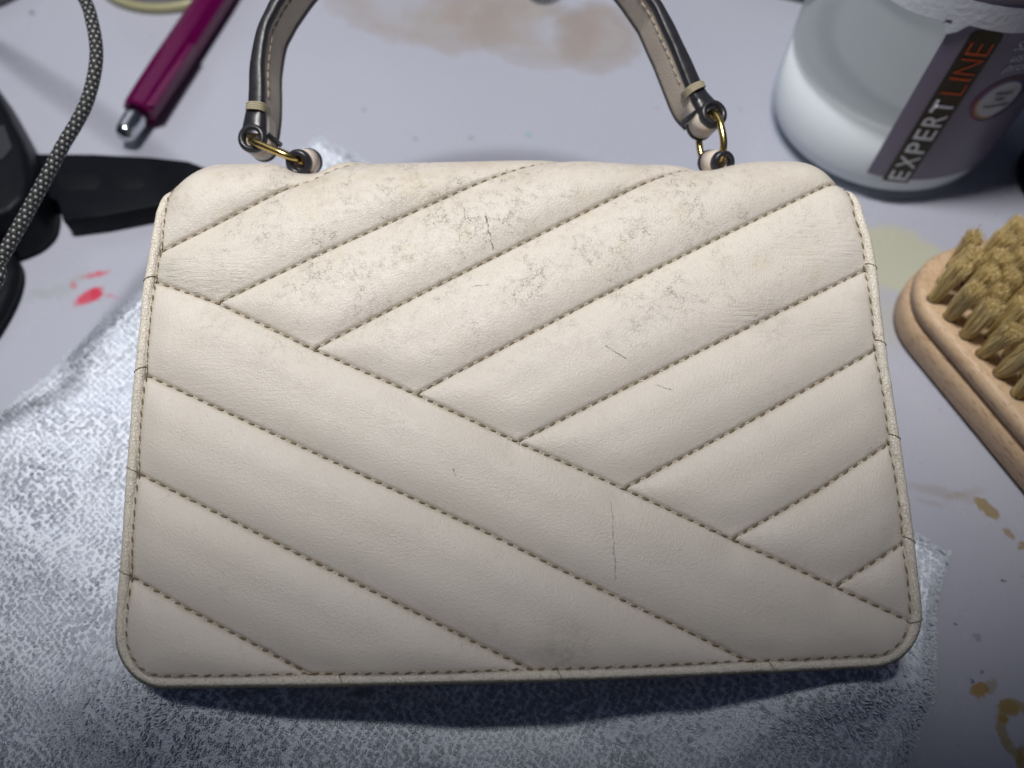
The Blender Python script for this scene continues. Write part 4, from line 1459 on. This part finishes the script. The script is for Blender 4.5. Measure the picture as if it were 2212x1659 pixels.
# ================================================================== BRAIDED CABLE
def braid():
    k = NT('black_white_braid')
    uv = k.n('ShaderNodeUVMap').outputs[0]
    u, v, _ = k.sep(uv)
    vv = k.math('MULTIPLY', v, 1 / 0.00185)
    row = k.math('FLOOR', vv)
    uu = k.math('ADD', k.math('MULTIPLY', u, 8.0), k.math('MULTIPLY', row, 0.5))
    du = k.math('SUBTRACT', k.math('FRACT', uu), 0.5)
    dv = k.math('SUBTRACT', k.math('FRACT', vv), 0.5)
    d = k.math('SQRT', k.math('ADD', k.math('MULTIPLY', du, du), k.math('MULTIPLY', dv, dv)))
    c = k.coords()
    f = k.math('MULTIPLY', k.ramp(d, 0.17, 0.28, 1, 0), k.ramp(k.noise(c, 700, 2), 0.3, 0.7, 0.55, 1.0))
    k.set(Base_Color=k.mix(f, rgb(0.010, 0.011, 0.012), rgb(0.42, 0.42, 0.42)), Roughness=0.6, Normal=k.bump(k.ramp(d, 0.1, 0.6, 1, 0), 0.0004, 0.9))
    return k.m
cp = [(183, 0, .2520), (200, 52, .2500), (208, 104, .2485), (206, 147, .2470), (197, 190, .2460), (184, 229, .2450), (164, 268, .2440), (138, 311, .2430), (108, 367, .2415), (78, 423, .2400), (35, 501, .2370), (0, 562, .2345)]
pts = [at_depth(*q) for q in cp]
d0 = unit(pts[0] - pts[1])
pre = [np.array([-0.36, 0.36, 0.0022]), np.array([-0.32, 0.355, 0.010]), np.array([-0.27, 0.335, 0.045]), np.array([-0.215, 0.295, 0.085]), at_depth(130, -75, 0.2545)]
post = [at_depth(-60, 660, 0.230), np.array([-0.235, 0.085, 0.038]), np.array([-0.275, 0.03, 0.010]), np.array([-0.30, -0.04, 0.0022])]
cc = spline(pre + pts + post, 14)
v, f = tube(cc, 0.00205, 20, ref=None)
cable = mesh_obj('braided_cable', v, f, braid())
al = np.concatenate([[0], np.cumsum(np.linalg.norm(np.diff(cc, axis=0), axis=1))])
uvl = cable.data.uv_layers.new(name='UVMap')
lv = np.empty(len(cable.data.loops), np.int32)
cable.data.loops.foreach_get('vertex_index', lv)
uvs = np.zeros((len(lv), 2))
uvs[:, 0] = (lv % 20) / 20
uvs[:, 1] = al[lv // 20]
# close the wrap seam
pos = 0
for p in cable.data.polygons:
    if len(p.vertices) == 4:
        ks = [vi % 20 for vi in p.vertices]
        if 0 in ks and 19 in ks:
            for li, kq in zip(p.loop_indices, ks):
                if kq == 0:
                    uvs[li, 0] = 1.0
uvl.data.foreach_set('uv', uvs.ravel())
tag(cable, 'black and white braided cable arching over the left side of the table', 'cable')

# ================================================================== BLACK THINGS ON THE LEFT
M_BLK = simple('black_plastic', rgb(0.004, 0.005, 0.008), 0.48, var=0.25, vscale=120, bumpd=0.0001, bscale=900, spec=0.12)
M_BLK2 = simple('grey_black_rubber', rgb(0.0055, 0.0065, 0.009), 0.55, var=0.2, vscale=150, bumpd=0.0002, bscale=900, spec=0.12)
def slab(name, pix, z0, z1, mat, parent, bev, root=None, seg=3):
    pts = [on_z(x_, y_, z1) for x_, y_ in pix]
    o = np.array(root.location) if root is not None else np.zeros(3)
    bm = bmesh.new()
    lo = [bm.verts.new((p[0] - o[0], p[1] - o[1], z0 - o[2])) for p in pts]
    hi = [bm.verts.new((p[0] - o[0], p[1] - o[1], z1 - o[2])) for p in pts]
    bm.faces.new(hi)
    bm.faces.new(lo[::-1])
    n_ = len(pts)
    for i in range(n_):
        j = (i + 1) % n_
        bm.faces.new((lo[i], lo[j], hi[j], hi[i]))
    bmesh.ops.recalc_face_normals(bm, faces=bm.faces)
    return bm_obj(name, bm, mat, parent, bevel=bev, bevel_seg=seg)
tool = thing('tool', 'long flat black plastic tool, half hidden behind the upper left corner of the bag', 'tool', tuple(on_z(250, 410)))
bpy.context.view_layer.update()
slab('tool_body', [(64, 330), (200, 331), (320, 337), (405, 346), (458, 366), (470, 420), (330, 446), (215, 468), (135, 478), (122, 432), (84, 420)], 0.0006, 0.010, M_BLK, tool, 0.0012, tool)
slab('grip_hollow', [(122, 382), (150, 377), (205, 376), (217, 383), (218, 398), (205, 410), (150, 413), (127, 410)], 0.0096, 0.0102, M_BLK2, tool, 0.0003, tool)
slab('grip_hollow', [(238, 386), (250, 380), (300, 378), (313, 386), (312, 400), (300, 408), (252, 410), (240, 402)], 0.0096, 0.0102, M_BLK2, tool, 0.0003, tool)
ad = thing('device', 'black boxy device with a dull dark label patch, cut by the left edge', 'device', tuple(on_z(-20, 380)))
bpy.context.view_layer.update()
slab('device_case', [(-150, 250), (-40, 140), (0, 213), (38, 285), (55, 325), (62, 385), (52, 425), (20, 455), (-30, 475), (-120, 500)], 0.0006, 0.026, M_BLK, ad, 0.003, ad)
slab('label_patch', [(-30, 280), (8, 270), (26, 318), (6, 342), (-30, 350)], 0.0259, 0.0263, simple('dull_label', rgb(0.022, 0.022, 0.03), 0.5), ad, None, ad)
pouch = thing('pad', 'low black pad at the left edge beneath the lower end of the cable', 'pad', tuple(on_z(-40, 640)))
bpy.context.view_layer.update()
slab('pad_body', [(-220, 520), (-30, 500), (2, 515), (30, 548), (36, 580), (24, 625), (4, 665), (-30, 720), (-220, 780)], 0.0006, 0.008, M_BLK2, pouch, 0.004, pouch)

# ================================================================== OBJECTS CUT BY THE TOP AND RIGHT EDGES
def pot(name, label, cat, px, py, R, H, m_body, m_rim, partn=('pot_body', 'pot_rim')):
    c = on_z(px, py)
    t = thing(name, label, cat, (c[0], c[1], 0))
    v, f = lathe([(0.0, 0.0006), (R * 0.93, 0.0006), (R * 0.99, 0.002), (R, 0.005), (R, H * 0.96), (R * 0.97, H), (0.0, H)], 72, (0, 0, 0), (0, 0, 1))
    mesh_obj(partn[0], v, f, m_body, t)
    v, f = lathe([(R * 0.96, 0.0004), (R * 1.035, 0.0004), (R * 1.05, 0.0025), (R * 1.035, 0.0045), (R * 1.002, 0.0050), (R * 0.96, 0.0045)], 72, (0, 0, 0), (0, 0, 1), closed=True)
    mesh_obj(partn[1], v, f, m_rim, t)
    return t
M_GREYJ = simple('grey_translucent_plastic', rgb(0.36, 0.36, 0.38), 0.35, var=0.08)
M_YEL = simple('yellowed_rim', rgb(0.55, 0.52, 0.30), 0.35, var=0.12, Transmission_Weight=0.3)
q = on_z(292, 38)
cj = q + np.array([0.012, 0.046, 0])
pt = pot('cream_jar', 'grey jar with a yellowed base rim at the top edge beside the pen', 'jar', 292, 38, 0.042, 0.045, M_GREYJ, M_YEL)
pt.location = (cj[0], cj[1], 0)
M_LID = simple('grey_lid_plastic', rgb(0.14, 0.145, 0.17), 0.4, var=0.1)
lid = thing('jar_lid', 'dark grey round lid in the top left corner', 'lid', (0, 0, 0))
q = on_z(22, 12, 0.0)
lid.location = (q[0] - 0.026, q[1] + 0.026, 0)
v, f = lathe([(0.0, 0.0005), (0.034, 0.0005), (0.0355, 0.002), (0.0355, 0.011), (0.034, 0.013), (0.0, 0.0132)], 64, (0, 0, 0), (0, 0, 1))
mesh_obj('lid_shell', v, f, M_LID, lid)
kn = [lathe([(0.0005, 0.002), (0.0005, 0.011)], 5, (0.0356 * math.cos(a), 0.0356 * math.sin(a), 0), (0, 0, 1)) for a in np.linspace(0, 2 * math.pi, 60, endpoint=False)]
v, f = join(kn)
mesh_obj('grip_ribs', v, f, M_LID, lid)
# small glass vial whose base shows at the top edge
q = on_z(1176, 10)
vial = thing('glass_vial', 'small clear glass vial standing on the stain at the top edge', 'vial', (q[0], q[1] + 0.0085, 0))
k = NT('vial_glass')
k.set(Base_Color=rgb(0.80, 0.86, 0.90), Roughness=0.05)
k.p.inputs['Transmission Weight'].default_value = 0.9
k.set(Normal=k.bump(k.noise(k.coords(), 200, 2), 0.0001, 0.2))
v, f = lathe([(0.0, 0.0006), (0.0075, 0.0006), (0.0088, 0.002), (0.0088, 0.042), (0.006, 0.048), (0.006, 0.055), (0.0, 0.055)], 40, (0, 0, 0), (0, 0, 1))
mesh_obj('vial_body', v, f, k.m, vial)
v, f = lathe([(0.0, 0.0551), (0.0068, 0.0551), (0.0068, 0.067), (0.006, 0.068), (0.0, 0.068)], 32, (0, 0, 0), (0, 0, 1))
mesh_obj('vial_cap', v, f, M_BLK, vial)
# dark box corner
q = on_z(1752, 16)
box = thing('box', 'dark grey-green box corner at the top edge left of the bottle', 'box', (q[0], q[1], 0))
bm = bmesh.new()
bmesh.ops.create_cube(bm, size=1.0, matrix=Matrix.Rotation(R_(-22), 4, 'Z') @ Matrix.Translation((-0.030, 0.026, 0.0125)) @ Matrix.Diagonal((0.058, 0.050, 0.024, 1)))
bm_obj('box_tray', bm, simple('grey_green_card', rgb(0.075, 0.088, 0.082), 0.5, var=0.1), box, bevel=0.0012)
bm = bmesh.new()
bmesh.ops.create_cube(bm, size=1.0, matrix=Matrix.Rotation(R_(-22), 4, 'Z') @ Matrix.Translation((-0.030, 0.026, 0.0268)) @ Matrix.Diagonal((0.060, 0.052, 0.005, 1)))
bm_obj('box_lid', bm, simple('grey_green_lid', rgb(0.11, 0.125, 0.118), 0.5, var=0.1), box, bevel=0.001)
# dark tube standing at the right edge behind the brush
q = on_z(2206, 440)
dk = thing('dark_jar', 'black round jar cut by the right edge, between bottle and brush', 'jar', (q[0] + 0.029, q[1] + 0.010, 0))
v, f = lathe([(0.0, 0.0006), (0.026, 0.0006), (0.028, 0.003), (0.028, 0.040), (0.026, 0.043), (0.0, 0.043)], 56, (0, 0, 0), (0, 0, 1))
mesh_obj('jar_body', v, f, M_BLK, dk)
v, f = lathe([(0.0, 0.0432), (0.029, 0.0432), (0.0295, 0.045), (0.0295, 0.058), (0.028, 0.060), (0.0, 0.060)], 56, (0, 0, 0), (0, 0, 1))
mesh_obj('jar_cap', v, f, M_BLK2, dk)
